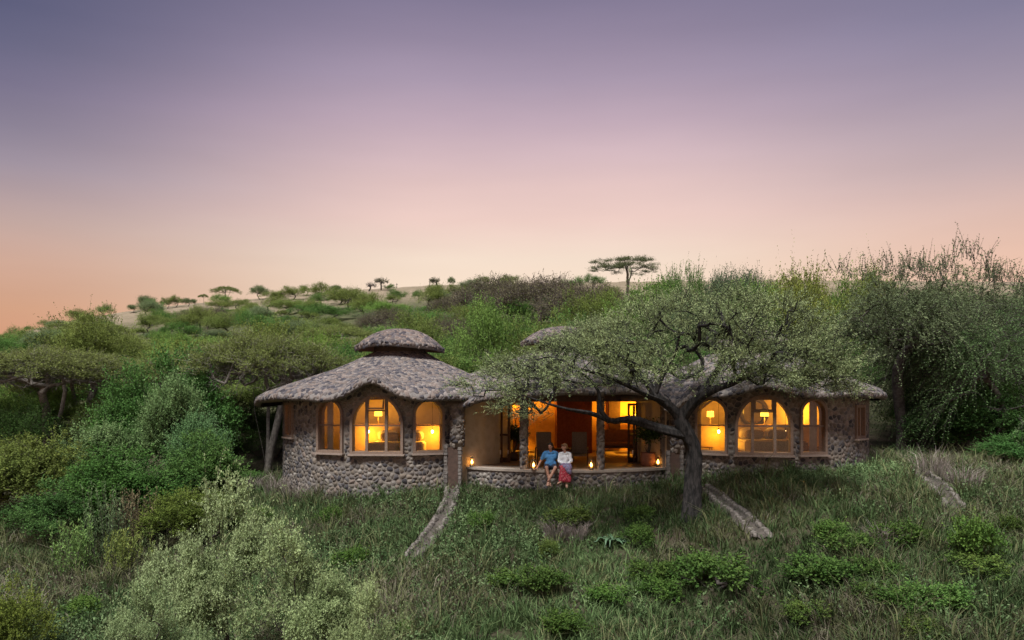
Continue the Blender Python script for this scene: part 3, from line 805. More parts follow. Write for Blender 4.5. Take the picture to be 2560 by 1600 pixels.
# chimney breast, dark wall panel, ceiling beam
MB().box(X(1392, 33.0), X(1480, 33.0), 33.0, 34.6, 0, 3.0).build('chimney_breast', MATS['red_brown'], mid_house)
MB().box(X(1340, 34.4), X(1392, 34.4), 34.4, 34.6, 0, 3.0).build('partition', MATS['orange_plaster'], mid_house)
MB().box(X(1480, 34.4), X(1600, 34.4), 34.4, 34.6, 0, 3.0).build('partition', MATS['orange_plaster'], mid_house)
MB().box(X(1240, 34.9), X(1340, 34.9), 34.9, 35.1, 0, 3.0).build('partition', MATS['orange_plaster'], mid_house)
MB().box(X(1523, 34.2), X(1551, 34.2), 34.25, 34.38, 0.1, 2.5).build('inner_door', MATS['dark_wood'], mid_house)
def door_leaf(px, yy, ang, w, h=2.12):
    M = Matrix.Translation((X(px, yy), yy, 0)) @ Matrix.Rotation(ang, 4, 'Z')
    d = MB()
    for a, b, z0, z1 in ((0, 0.09, 0, h), (w - 0.09, w, 0, h), (0.09, w - 0.09, 0, 0.18), (0.09, w - 0.09, h - 0.09, h), (0.09, w - 0.09, 0.95, 1.03)): d.box(a, b, -0.02, 0.02, z0 + 0.01, z1, M)
    o = d.build('folding_door', MATS['dark_wood'], mid_house)
    MB().add([tuple(M @ Vector(p)) for p in ((0.09, 0, 0.18), (w - 0.09, 0, 0.18), (w - 0.09, 0, h - 0.09), (0.09, 0, h - 0.09))], [(0, 1, 2, 3)]).build('pane', MATS['glass'], o)
    MB().box(w - 0.075, w - 0.045, -0.07, -0.02, 0.30, 0.46, M).build('latch', MATS['latch'], o, bevel=0.008)
mat('latch', (0.6, 0.55, 0.5), 0.4, metal=0.6)
door_leaf(1238, 29.05, rad(-62), 0.55); door_leaf(1246, 29.0, rad(-40), 0.55)
door_leaf(1592, 29.05, rad(-110), 0.55); door_leaf(1586, 29.0, rad(-125), 0.5)
# ------------------------------------------------------------------ trees and bushes
def grow(rng, pos, par, targets, step=0.3, wig=0.12, sag=0.0, back=0.35):
    """connect every target to the nearest point of the growing skeleton"""
    n0 = len(pos); cap = n0 + len(targets) * 40
    A = np.zeros((cap, 3)); A[:n0] = pos; par = list(par); n = n0; tips = []
    root = A[n0 - 1]
    order = np.argsort(np.linalg.norm(targets - root, axis=1))
    for k in order:
        t = targets[k]; d = A[:n] - t; dist = np.linalg.norm(d, axis=1)
        cost = dist + back * np.maximum(d[:, 2], 0) + 0.06 * np.linalg.norm(A[:n] - root, axis=1)
        j = int(np.argmin(cost)); L = dist[j]; m = max(1, min(30, int(L / step)))
        p = A[j].copy(); e = t - p; off = rng.normal(0, wig, 3) * L
        last = j
        for q in range(1, m + 1):
            s = q / m
            w = p + e * s + off * math.sin(math.pi * s) * 0.6 + rng.normal(0, wig * 0.25 * step, 3)
            w[2] += sag * L * math.sin(math.pi * s)
            A[n] = w; par.append(last); last = n; n += 1
        tips.append(last)
    return A[:n].copy(), np.array(par), tips
def pipe(par, n, r_tip, r_base, p=2.4):
    r = np.zeros(n); kids = np.zeros(n, int)
    for i in range(n - 1, 0, -1):
        if kids[i] == 0: r[i] = r_tip ** p
        r[par[i]] += r[i]; kids[par[i]] += 1
    r = r ** (1 / p)
    r = r_tip + (r - r_tip) * (r_base - r_tip) / max(r[0] - r_tip, 1e-6)
    return r
def tubes(A, par, r, edges=None, thick=0.03):
    """one frustum for every edge"""
    i = np.arange(1, len(A)) if edges is None else np.asarray(edges)
    V, Q = [], []; off = 0
    for lo, hi, ns in ((thick, 9, 7), (0.0, thick, 3)):
        sel = i[(r[i] >= lo) & (r[i] < hi)]
        if not len(sel): continue
        a, b = A[par[sel]], A[sel]; ra = np.minimum(r[par[sel]], r[sel] * 1.6); rb = r[sel]
        d = unit(b - a); ref = np.where(np.abs(d[:, 2:3]) > 0.9, [[1.0, 0, 0]], [[0, 0, 1.0]])
        s = unit(np.cross(d, ref)); q = np.cross(d, s)
        ang = np.arange(ns) * 2 * math.pi / ns
        cs = s[:, None] * np.cos(ang)[None, :, None] + q[:, None] * np.sin(ang)[None, :, None]
        v = np.concatenate([a[:, None] + cs * ra[:, None, None] - d[:, None] * ra[:, None, None] * 0.3, b[:, None] + cs * rb[:, None, None] + d[:, None] * rb[:, None, None] * 0.3], 1)
        k = np.arange(ns); k2 = (k + 1) % ns
        f = np.stack([k, k2, ns + k2, ns + k], 1)[None] + (np.arange(len(sel)) * 2 * ns)[:, None, None] + off
        V.append(v.reshape(-1, 3)); Q.append(f.reshape(-1, 4)); off += len(sel) * 2 * ns
    return np.concatenate(V), np.concatenate(Q)
def rand_unit(rng, shape):
    return unit(rng.normal(size=(*shape, 3)))
def leaves(rng, st, dr, ln, n, ll, lw, droop, spread, ca, cb, flat=0.0, tone=None):
    """n leaves along each twig; diamonds with a colour of their own"""
    N = len(st)
    t = (np.arange(n)[None] + rng.random((N, n))) / n
    pos = st[:, None] + dr[:, None] * (ln[:, None] * t)[..., None]
    pos[..., 2] -= droop * ln[:, None] * t ** 2
    ax = dr[:, None] * 0.6 + rand_unit(rng, (N, n)) * spread
    ax[..., 2] -= droop * 0.5 * t
    ax[..., 2] *= (1 - flat)
    ax = unit(ax)
    nr = rand_unit(rng, (N, n)); nr[..., 2] = np.abs(nr[..., 2]) + 0.8 + 2 * flat
    sd = unit(np.cross(ax, nr))
    l = (ll * rng.uniform(0.6, 1.3, (N, n)))[..., None]; w = (lw * rng.uniform(0.7, 1.3, (N, n)))[..., None]
    v = np.stack([pos, pos + ax * l * 0.45 + sd * w, pos + ax * l, pos + ax * l * 0.5 - sd * w], 2).reshape(-1, 3)
    q = np.arange(N * n * 4).reshape(-1, 4)
    mixf = np.clip(rng.beta(1.3, 1.3, (N, 1)) * 0.65 + rng.random((N, n)) * 0.35 if tone is None else tone[:, None] * 0.85 + rng.random((N, n)) * 0.15, 0, 1)
    c = np.array(ca)[None, None] * (1 - mixf[..., None]) + np.array(cb)[None, None] * mixf[..., None]
    c = c * rng.uniform(0.86, 1.14, (N, n, 1))
    return v, q, np.repeat(c.reshape(-1, 3), 4, 0)
def twig_ribbons(st, dr, ln, droop, w):
    """thin three-sided twigs"""
    N = len(st); ts = np.array([0, 0.5, 1.0])
    p = st[:, None] + dr[:, None] * (ln[:, None] * ts)[..., None]; p[..., 2] -= droop * ln[:, None] * ts ** 2
    ref = unit(np.cross(dr, [0.3, 0.2, 1.0])); r2 = np.cross(dr, ref)
    ww = w * np.array([1, 0.7, 0.25])
    c = np.stack([ref, -0.5 * ref + 0.87 * r2, -0.5 * ref - 0.87 * r2], 1)
    v = p[:, :, None] + c[:, None] * ww[None, :, None, None]
    base = np.arange(N)[:, None, None] * 9
    k = np.arange(3); f = []
    for s in range(2):
        f.append(np.stack([s * 3 + k, s * 3 + (k + 1) % 3, s * 3 + 3 + (k + 1) % 3, s * 3 + 3 + k], 1))
    f = (np.concatenate(f)[None] + base).reshape(-1, 4)
    return v.reshape(-1, 3), f
def twigs_at(rng, tg, k, spread, outc, ln, up, outw, rnd):
    """k twigs round every target"""
    st = np.repeat(tg, k, 0) + rng.normal(0, 1, (len(tg) * k, 3)) * spread
    o = unit(st - outc)
    d = unit(o * outw + np.array([0, 0, up]) + rng.normal(0, 1, o.shape) * rnd)
    return st, d, ln * rng.uniform(0.5, 1.3, len(st))
BARKC = dict(bark='bark', pale='pale_bark')
def finish(name, A, par, r, tw, lv, bark='bark', thick=0.03):
    V, Q = tubes(A, par, r, thick=thick)
    if tw is not None:
        v2, q2 = tw; Q = np.concatenate([Q, q2 + len(V)]); V = np.concatenate([V, v2])
    tm = npmesh(name + '_trunk', V, Q, MATS[bark], smooth=True)
    cm = npmesh(name + '_crown', lv[0], lv[1], MATS['leaf'], lv[2]) if lv is not None else None
    return tm, cm

def lobes_targets(rng, lobes, n, shell=0.55, zmin=-0.35):
    L = np.array([[*c, *r] for c, r in lobes]); w = (L[:, 3] * L[:, 4] * L[:, 5]) ** (2 / 3); w /= w.sum()
    k = rng.choice(len(L), n, p=w); d = rand_unit(rng, (n,)); d[:, 2] = np.where(d[:, 2] < zmin, -d[:, 2] * 0.5, d[:, 2])
    rr = shell + (1 - shell) * rng.random(n) ** 0.6
    t = L[k, :3] + d * rr[:, None] * L[k, 3:]
    f = 6.5 / max(L[:, :3].max() - L[:, :3].min() + 2 * L[:, 3].max(), 1.0)
    ph = rng.uniform(0, 6.28, 6); q = t * f * 1.9
    nz = np.sin(q[:, 0] * 1.1 + q[:, 1] * 0.7 + ph[0]) + np.sin(q[:, 1] * 1.2 - q[:, 2] * 1.3 + ph[1]) + np.sin(q[:, 2] * 1.5 + q[:, 0] * 0.9 + ph[2])
    return t[nz > -0.75]
def bush(seed, w=4.0, h=3.0, nl=7, nt=130, k=14, nleaf=9, ll=0.10, lw=0.026, tl=0.42, droop=0.12, ca=(0.055, 0.075, 0.035), cb=(0.12, 0.15, 0.065), up=0.35, spread=0.9, rnd=0.45, name='bush', tw_w=0.006, bark='bark', low=0.12, lobe=(0.30, 0.46), core=True, clump=None):
    rng = np.random.default_rng(seed)
    lobes = []
    for q in range(nl):
        a = rng.uniform(0, 2 * math.pi); rr = math.sqrt(rng.random()) * 0.62
        s = rng.uniform(*lobe) * (1.12 - 0.4 * rr)
        zc = h * (low + (1 - low) * rng.uniform(0.30, 0.62) * (1.15 - 0.6 * rr))
        lobes.append(((w / 2 * rr * math.cos(a), w / 2 * rr * math.sin(a), zc), (w / 2 * s * 1.35, w / 2 * s * 1.35, min(h * s * 0.95, h - zc))))
    if core: lobes.append(((0, 0, h * 0.55), (w * 0.28, w * 0.28, h * 0.42)))
    else: lobes = [((c[0] * 1.15, c[1] * 1.15, min(h * 0.92, c[2] * rng.uniform(0.75, 1.55))), r_) for c, r_ in lobes]
    tg = lobes_targets(rng, lobes, nt)
    tg[:, 2] = np.maximum(tg[:, 2], h * low * 0.6 + 0.1 * rng.random(len(tg)))
    stems = [np.zeros(3)]; par = [0]
    for q in range(4):
        a = rng.uniform(0, 6.28); stems.append(np.array([0.12 * w * math.cos(a), 0.12 * w * math.sin(a), h * rng.uniform(0.15, 0.3)])); par.append(0)
    A, par, tips = grow(rng, np.array(stems), par, tg, 0.35, 0.13)
    r = pipe(par, len(A), 0.006, 0.035 + 0.015 * h)
    st, d, ln = twigs_at(rng, tg, k, clump if clump else 0.028 * w + 0.04, np.array([0, 0, h * 0.3]), tl, up, 0.8, rnd)
    shoot = rng.random(len(st)) < 0.06                # long shoots that break the outline
    ln[shoot] *= rng.uniform(1.6, 2.8, shoot.sum()); d[shoot] = unit(d[shoot] + np.array([0, 0, 0.6]) + rng.normal(0, 0.25, (shoot.sum(), 3)))
    tone = np.repeat(rng.random(len(tg)), k) * 0.75 + rng.random(len(st)) * 0.25
    lv = leaves(rng, st, d, ln, nleaf, ll, lw, droop, spread, ca, cb, tone=tone)
    return finish(name, A, par, r, twig_ribbons(st[::3], d[::3], ln[::3], droop, tw_w), lv, bark)
def umbrella(seed, w=8.0, h=4.6, nt=190, k=20, nleaf=10, ll=0.10, lw=0.024, tl=0.5, thick=0.9, ca=(0.065, 0.078, 0.038), cb=(0.13, 0.145, 0.07), name='umbrella', trunks=1, sparse=False, tw_w=0.006, bark='pale_bark', layers=1, inner=0):
    rng = np.random.default_rng(seed)
    a = rng.uniform(0, 2 * math.pi, nt); rr = np.sqrt(rng.random(nt))
    edge = 1 + 0.16 * np.sin(3 * a + 1) + 0.1 * np.sin(5 * a)
    tg = np.stack([w / 2 * rr * edge * np.cos(a), w / 2 * rr * edge * np.sin(a), h - thick * 0.9 * rr ** 2 - rng.random(nt) * thick * 0.5 - 0.15], 1)
    if layers > 1:
        lay = rng.integers(0, layers, nt)
        tg[:, 2] -= lay * 0.85; tg[:, 0] += np.where(lay > 0, np.sign(tg[:, 0] + 0.01) * lay * 0.4, 0)
    pos = [np.zeros(3)]; par = [0]
    for q in range(trunks):
        ang = rng.uniform(0, 6.28) if trunks == 1 else q * 6.28 / trunks + rng.uniform(-.4, .4)
        prev = 0
        for s in (0.25, 0.5, 0.7):
            lean = (0.05 if trunks == 1 else 0.16) * w * s
            pos.append(np.array([lean * math.cos(ang), lean * math.sin(ang), h * s * 0.85]) + rng.normal(0, 0.05, 3)); par.append(prev); prev = len(pos) - 1
    tall = tg
    if inner:                            # bare tangled branchlets under the leafy top
        a2 = rng.uniform(0, 2 * math.pi, inner); r2 = np.sqrt(rng.random(inner)) * 0.92
        bare = np.stack([w / 2 * r2 * np.cos(a2), w / 2 * r2 * np.sin(a2), h - thick * 0.9 * r2 ** 2 - rng.uniform(0.5, 1.5, inner)], 1); tall = np.concatenate([tg, bare])
    A, par, tips = grow(rng, np.array(pos), par, tall, 0.35, 0.16 if inner else 0.10, sag=-0.03, back=0.8)
    r = pipe(par, len(A), 0.012 if inner else 0.007, 0.055 + 0.02 * h)
    st, d, ln = twigs_at(rng, tg, k, np.array([0.22, 0.22, 0.06]), np.array([0, 0, h * 0.2]), tl, 0.15, 0.7, 0.5)
    d[:, 2] = np.abs(d[:, 2]) * 0.45; d = unit(d)
    tone = np.repeat(rng.random(len(tg)), k) * 0.5 + rng.random(len(st)) * 0.5
    lv = leaves(rng, st, d, ln, nleaf, ll, lw, 0.05, 0.8, ca, cb, flat=0.25, tone=tone)
    if inner:
        s3, d3, l3 = twigs_at(rng, bare, 14, 0.2, np.array([0, 0, h * 0.3]), 0.5, 0.0, 0.6, 0.7); st = np.concatenate([st, s3]); d = np.concatenate([d, d3]); ln = np.concatenate([ln, l3])
    return finish(name, A, par, r, twig_ribbons(st[::3], d[::3], ln[::3], 0.05, tw_w), lv, bark)
def weeping(seed, w=6.0, h=8.0, nt=230, k=8, nleaf=26, name='weeping', ca=(0.060, 0.076, 0.052), cb=(0.135, 0.160, 0.112), low=0.02, spikes=10, skirts=9, tl=1.5, zr=(0.34, 0.80)):
    rng = np.random.default_rng(seed)
    lobes = [((0, 0, h * 0.62), (w * 0.36, w * 0.36, h * 0.33))]
    for q in range(7):
        a = rng.uniform(0, 6.28); rr = rng.uniform(0.35, 0.6)
        lobes.append(((w / 2 * rr * math.cos(a), w / 2 * rr * math.sin(a), h * rng.uniform(*zr)), (w * 0.24, w * 0.24, h * rng.uniform(0.13, 0.20))))
    for q in range(skirts):                     # hanging skirts
        a = q * 0.7 + rng.uniform(-.3, .3); rr = rng.uniform(0.6, 0.8)
        lobes.append(((w / 2 * rr * math.cos(a), w / 2 * rr * math.sin(a), h * rng.uniform(0.24, 0.5)), (w * 0.15, w * 0.15, h * rng.uniform(0.12, 0.2))))
    tg = lobes_targets(rng, lobes, nt, 0.5)
    sp = np.stack([rng.uniform(-w * .4, w * .4, spikes), rng.uniform(-w * .4, w * .4, spikes), h * rng.uniform(0.90, 1.02, spikes)], 1)
    pos = [np.zeros(3), np.array([0.1, 0, h * 0.15]), np.array([0.0, 0.1, h * 0.32])]; par = [0, 0, 1]
    A, par, tips = grow(rng, np.array(pos), par, np.concatenate([tg, sp]), 0.4, 0.12, sag=0.08)
    r = pipe(par, len(A), 0.007, 0.20)
    st, d, ln = twigs_at(rng, tg, k, 0.26, np.array([0, 0, h * 0.45]), tl, 0.1, 0.9, 0.45)
    tone = np.repeat(rng.random(len(tg)), k) * 0.55 + rng.random(len(st)) * 0.45
    v1, q1, c1 = leaves(rng, st, d, ln, nleaf, 0.085, 0.024, 1.0, 0.75, ca, cb, tone=tone)
    tw1, tq1 = twig_ribbons(st, d, ln, 1.0, 0.008)
    # stiff leading shoots that stand above the outline
    st2, d2, ln2 = twigs_at(rng, sp, 12, 0.16, np.array([0, 0, 0]), 0.9, 1.6, 0.4, 0.5)
    v2, q2, c2 = leaves(rng, st2, d2, ln2, 9, 0.075, 0.028, 0.1, 1.0, ca, cb)
    tw2, tq2 = twig_ribbons(st2, d2, ln2, 0.1, 0.010)
    return finish(name, A, par, r, (np.concatenate([tw1, tw2]), np.concatenate([tq1, tq2 + len(tw1)])), (np.concatenate([v1, v2]), np.concatenate([q1, q2 + len(v1)]), np.concatenate([c1, c2])), 'bark')
def thorn(seed, w=6.0, h=3.2, name='thorn', nt=220, k=12):
    """nearly leafless purple-brown thorn tree with a domed, twiggy head"""
    rng = np.random.default_rng(seed)
    a = rng.uniform(0, 2 * math.pi, nt); rr = np.sqrt(rng.random(nt))
    tg = np.stack([w / 2 * rr * np.cos(a), w / 2 * rr * np.sin(a), h - 1.3 * rr ** 2 * h / 3 - rng.random(nt) * 0.8], 1)
    A, par, tips = grow(rng, np.array([[0, 0, 0], [0.05, 0, h * .2], [0.2, 0.1, h * 0.4], [-0.3, -0.1, h * .4]]), [0, 0, 1, 1], tg, 0.3, 0.14, back=0.8)
    r = pipe(par, len(A), 0.008, 0.13)
    st, d, ln = twigs_at(rng, tg, k, 0.22, np.array([0, 0, 0]), 0.55, 0.2, 0.7, 0.6)
    lv = leaves(rng, st, d, ln, 5, 0.09, 0.022, 0.05, 1.1, (0.085, 0.068, 0.062), (0.105, 0.105, 0.065))
    return finish(name, A, par, r, twig_ribbons(st, d, ln, 0.05, 0.011), lv, 'thorn_bark')
mat('thorn_bark', (0.105, 0.082, 0.078), 0.95, noise=(7, (0.055, 0.042, 0.042), 0.38, 0.62))

PROTO = {}
def proto(key, maker, w, h):
    t, c = maker; PROTO[key] = (t, c, w, h)
def plant(key, name, x, y, w, h, label, cat='tree', group=None, tint=(1, 1, 1), rz=None, z=None, rng=random.Random(3)):
    t, c, pw, ph = PROTO[key]
    zz = float(gz(x, y)) - 0.05 if z is None else z
    o = empty(name, (x, y, zz), rng.uniform(0, 6.28) if rz is None else rz, label, cat, group)
    o.scale = (w / pw, w / pw, h / ph)
    link('trunk', t, o)
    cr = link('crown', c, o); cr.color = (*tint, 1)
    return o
# ------------------------------------------------------------------ prototypes
OLIVE = dict(ca=(0.060, 0.078, 0.032), cb=(0.135, 0.155, 0.068))
GREEN = dict(ca=(0.045, 0.080, 0.034), cb=(0.115, 0.170, 0.070))
GREY = dict(ca=(0.060, 0.080, 0.055), cb=(0.140, 0.165, 0.115))
BIG = dict(w=6.0, h=4.2, nt=230, k=16, nleaf=9, ll=0.10, lw=0.022, tl=0.5)
proto('bush_a', bush(101, name='bush_a', nl=10, **BIG, **OLIVE), 6.0, 4.2)
proto('bush_b', bush(102, name='bush_b', nl=13, lobe=(0.22, 0.36), **BIG, **OLIVE), 6.0, 4.2)
proto('bush_c', bush(103, name='bush_c', nl=10, up=0.9, rnd=0.35, **BIG, **GREEN), 6.0, 4.2)
proto('bush_d', bush(104, name='bush_d', nl=12, lobe=(0.2, 0.4), **BIG, **GREEN), 6.0, 4.2)
proto('bush_e', bush(105, name='bush_e', nl=11, **BIG, **GREY), 6.0, 4.2)
proto('umb_a', umbrella(111, name='umb_a'), 8.0, 4.6)
proto('umb_b', umbrella(112, name='umb_b', trunks=3, thick=1.2), 8.0, 4.6)
proto('umb_sky', umbrella(113, name='umb_sky', w=8.5, h=6.5, trunks=3, nt=170, thick=0.5, layers=2, ca=(0.05, 0.058, 0.036), cb=(0.09, 0.10, 0.06), tw_w=0.01), 8.5, 6.5)
proto('thorn_a', thorn(121, name='thorn_a'), 6.0, 3.2)
proto('weep_a', weeping(131, name='weep_a', spikes=5), 6.0, 8.0)
proto('weep_b', weeping(132, name='weep_b', spikes=7), 6.0, 8.0)
proto('weep_c', weeping(133, name='weep_c', spikes=5, skirts=0, tl=1.05, zr=(0.58, 0.80)), 6.0, 8.0)
NEARB = dict(nt=180, k=24, nleaf=10)
proto('near_a', bush(141, w=4.5, h=4.0, name='near_a', nl=12, lobe=(0.2, 0.38), ll=0.085, lw=0.028, tl=0.45, low=0.05, ca=(0.035, 0.072, 0.036), cb=(0.095, 0.150, 0.072), **NEARB), 4.5, 4.0)
proto('near_b', bush(142, w=4.5, h=4.0, name='near_b', nl=13, lobe=(0.18, 0.36), ll=0.09, lw=0.031, tl=0.55, low=0.05, ca=(0.055, 0.085, 0.052), cb=(0.150, 0.190, 0.130), up=0.6, **NEARB), 4.5, 4.0)
proto('near_c', bush(143, w=4.5, h=4.0, name='near_c', nl=12, lobe=(0.2, 0.38), ll=0.08, lw=0.027, tl=0.45, low=0.03, ca=(0.055, 0.072, 0.026), cb=(0.135, 0.150, 0.050), **NEARB), 4.5, 4.0)
proto('near_umb', umbrella(144, w=6.0, h=5.5, name='near_umb', bark='pale_bark', nt=280, k=22, nleaf=12, ll=0.075, lw=0.017, thick=1.1, trunks=3, tl=0.5, inner=170, tw_w=0.009), 6.0, 5.5)
proto('pale', bush(145, w=5.5, h=3.8, name='pale', nl=18, nt=150, k=28, nleaf=16, ll=0.068, lw=0.021, tl=0.85, clump=0.13, lobe=(0.16, 0.30), core=False, droop=0.6, up=0.75, low=0.02, spread=0.8, ca=(0.105, 0.130, 0.082), cb=(0.225, 0.262, 0.178)), 5.5, 3.8)

# ------------------------------------------------------------------ near trees, left of the houses
def place(key, name, px, Y, w, ytop, label, cat='tree', group=None, tint=(1, 1, 1), rz=None, h=None):
    x = X(px, Y); z = float(gz(x, Y)) - 0.05
    hh = h or (Zp(ytop, Y) - z)
    return plant(key, name, x, Y, w, hh, label, cat, group, tint, rz, z)
place('near_umb', 'acacia_tree', 120, 40, 7.6, 872, 'flat-topped acacia with pale forked limbs behind the bushes at the hill foot', 'tree', None, (1.0, 0.98, 0.9), 0.4)
place('near_umb', 'acacia_tree', 668, 34.5, 6.0, 836, 'dense umbrella acacia with crooked limbs close behind the fully visible cottage', 'tree', None, (1.0, 1.0, 0.92), 2.0)
place('near_a', 'leafy_bush', 455, 33, 5.0, 862, 'tall deep green bush beside the umbrella acacia', 'bush', None, (0.72, 0.88, 0.66), 0.3)
place('near_a', 'leafy_bush', 345, 31.5, 4.2, 905, 'tall deep green bush left of the grey-green one', 'bush', None, (0.72, 0.86, 0.64), 1.9)
place('near_b', 'leafy_bush', 440, 29.5, 3.4, 935, 'tall grey-green bush with pale shoots below the umbrella acacia', 'bush', None, (0.9, 1.0, 0.82), 2.2)
place('near_b', 'leafy_bush', 505, 28.5, 2.4, 1030, 'bluish green bush at the edge of the dark hollow by the cottage', 'bush', None, (0.75, 0.98, 0.85), 4.2)
place('near_a', 'leafy_bush', 490, 26.5, 3.6, 1075, 'rounded mid-green bush in front of the dark hollow', 'bush', None, (0.82, 0.88, 0.68), 5.1)
place('near_c', 'leafy_bush', 110, 27, 4.6, 1055, 'yellowish green bush with dark stems in the thicket', 'bush', None, (0.85, 0.88, 0.9), 0.9)
place('near_c', 'leafy_bush', -40, 25, 4.0, 1085, 'olive bush at the outer edge of the thicket', 'bush', None, (0.9, 0.95, 1.0), 3.1)
place('near_b', 'leafy_bush', 240, 28.5, 3.6, 1058, 'pale leafy bush above the yellowish thicket bush', 'bush', None, (0.95, 1.02, 0.85), 1.0)
place('near_a', 'leafy_bush', 300, 24.5, 4.2, 1110, 'dark green bush at the foot of the thicket', 'bush', None, (0.66, 0.80, 0.56), 2.7)
place('near_a', 'leafy_bush', 170, 23.5, 3.4, 1190, 'low dark bush below the yellowish thicket bush', 'bush', None, (0.7, 0.78, 0.65), 0.1)
place('near_c', 'leafy_bush', 455, 23.0, 3.0, 1200, 'low yellow-green bush behind the silvery shrub', 'bush', None, (0.75, 0.85, 0.75), 4.4)
place('bush_d', 'leafy_bush', 60, 37, 4.6, 985, 'shade-tinted bush beneath the flat-topped acacia', 'bush', None, (0.34, 0.4, 0.36), 1.2)  # leaf tint darkened to paint in the shade under the crown
place('bush_a', 'leafy_bush', 250, 37.5, 4.4, 1005, 'shade-tinted bush in the gap beside the flat-topped acacia', 'bush', None, (0.32, 0.36, 0.32), 2.2)  # dark tint puts the shade of the gap into its leaves
place('bush_a', 'leafy_bush', 600, 38.5, 5.0, 985, 'shade-tinted bush in the hollow behind the umbrella acacia trunk', 'bush', None, (0.28, 0.3, 0.28), 0.2)  # leaves tinted dark in place of the hollow's shade
place('bush_d', 'leafy_bush', 690, 37.5, 4.0, 1000, 'shade-tinted bush in the hollow against the back of the visible cottage', 'bush', None, (0.25, 0.28, 0.25), 1.4)  # near-black tint paints the hollow's deep shade, not the leaf's own green
place('bush_d', 'leafy_bush', 560, 34.5, 3.0, 1040, 'shade-tinted low bush beside the umbrella acacia trunk', 'bush', None, (0.3, 0.34, 0.3), 1.9)  # shade of the hollow is put into the leaf tint
place('pale', 'silvery_shrub', 530, 15.8, 2.9, 1255, 'tallest silvery grey-green shrub on the lower slope', 'bush', None, (1, 1, 1), 0.5)
place('pale', 'silvery_shrub', 730, 14.6, 2.9, 1368, 'broad silvery shrub beside the tallest silvery one', 'bush', None, (0.98, 1, 0.95), 2.5)
place('pale', 'silvery_shrub', 400, 13.8, 1.9, 1490, 'drooping silvery shrub on the dry side of the tallest silvery one', 'bush', None, (0.95, 1, 0.98), 4.1)
place('pale', 'silvery_shrub', 905, 13.4, 1.7, 1500, 'small silvery shrub at the grassy end of the silvery shrubs', 'bush', None, (1, 1, 0.95), 5.6)
place('near_c', 'leafy_bush', 5, 16.5, 2.2, 1420, 'yellow-green bush alone on the lower dry slope', 'bush', None, (0.85, 0.9, 0.75), 1.0)

place('near_umb', 'acacia_tree', 215, 45, 8.0, 885, 'flat-topped acacia added for shade just behind the one with pale forked limbs', 'tree', None, (0.95, 0.98, 0.85), 3.3)  # extra tree added to darken the thicket below by its shade
place('near_umb', 'acacia_tree', 560, 39.5, 7.0, 862, 'umbrella acacia added for shade farther back, its crown overlapping the one by the cottage', 'tree', None, (0.95, 1.0, 0.85), 4.6)  # added behind so that its crown deepens the shade of the hollow
place('near_umb', 'acacia_tree', -60, 44, 8.0, 880, 'flat-topped acacia added for shade at the outer end of the acacia row', 'tree', None, (0.95, 0.98, 0.85), 1.1)  # another added crown that shades the bushes around it
# ------------------------------------------------------------------ right side: dark weeping trees
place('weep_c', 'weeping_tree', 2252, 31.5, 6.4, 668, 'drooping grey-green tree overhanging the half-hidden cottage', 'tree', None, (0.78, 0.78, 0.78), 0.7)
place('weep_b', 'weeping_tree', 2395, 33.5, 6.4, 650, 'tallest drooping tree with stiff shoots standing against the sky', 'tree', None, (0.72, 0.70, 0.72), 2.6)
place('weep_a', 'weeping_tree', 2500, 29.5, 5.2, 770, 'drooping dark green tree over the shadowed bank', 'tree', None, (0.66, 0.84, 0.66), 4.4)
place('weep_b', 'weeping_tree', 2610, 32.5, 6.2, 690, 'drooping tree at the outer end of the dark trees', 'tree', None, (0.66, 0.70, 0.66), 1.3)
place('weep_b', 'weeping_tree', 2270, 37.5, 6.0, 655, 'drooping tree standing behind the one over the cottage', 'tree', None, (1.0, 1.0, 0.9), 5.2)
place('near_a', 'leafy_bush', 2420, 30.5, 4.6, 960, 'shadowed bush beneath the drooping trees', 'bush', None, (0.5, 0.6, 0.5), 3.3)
place('weep_a', 'weeping_tree', 2420, 40, 7.0, 668, 'drooping tree farthest behind the tallest one', 'tree', None, (1.0, 1.0, 0.9), 3.9)
place('weep_a', 'weeping_tree', 2590, 38, 7.0, 680, 'drooping tree behind the outermost dark tree', 'tree', None, (0.95, 1.0, 0.9), 0.2)
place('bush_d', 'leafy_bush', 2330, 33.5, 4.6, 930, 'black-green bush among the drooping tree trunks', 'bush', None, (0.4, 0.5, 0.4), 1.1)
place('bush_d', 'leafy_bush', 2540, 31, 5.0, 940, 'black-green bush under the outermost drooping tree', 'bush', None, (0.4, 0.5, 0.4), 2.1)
place('near_a', 'leafy_bush', 2560, 27.5, 3.4, 1080, 'dark green bush at the outer end of the shadowed bank', 'bush', None, (0.75, 0.95, 0.75), 0.6)
place('bush_a', 'leafy_bush', 2310, 36, 4.0, 985, 'dim olive bush behind the tree trunks by the cottage', 'bush', None, (0.7, 0.75, 0.6), 0.6)

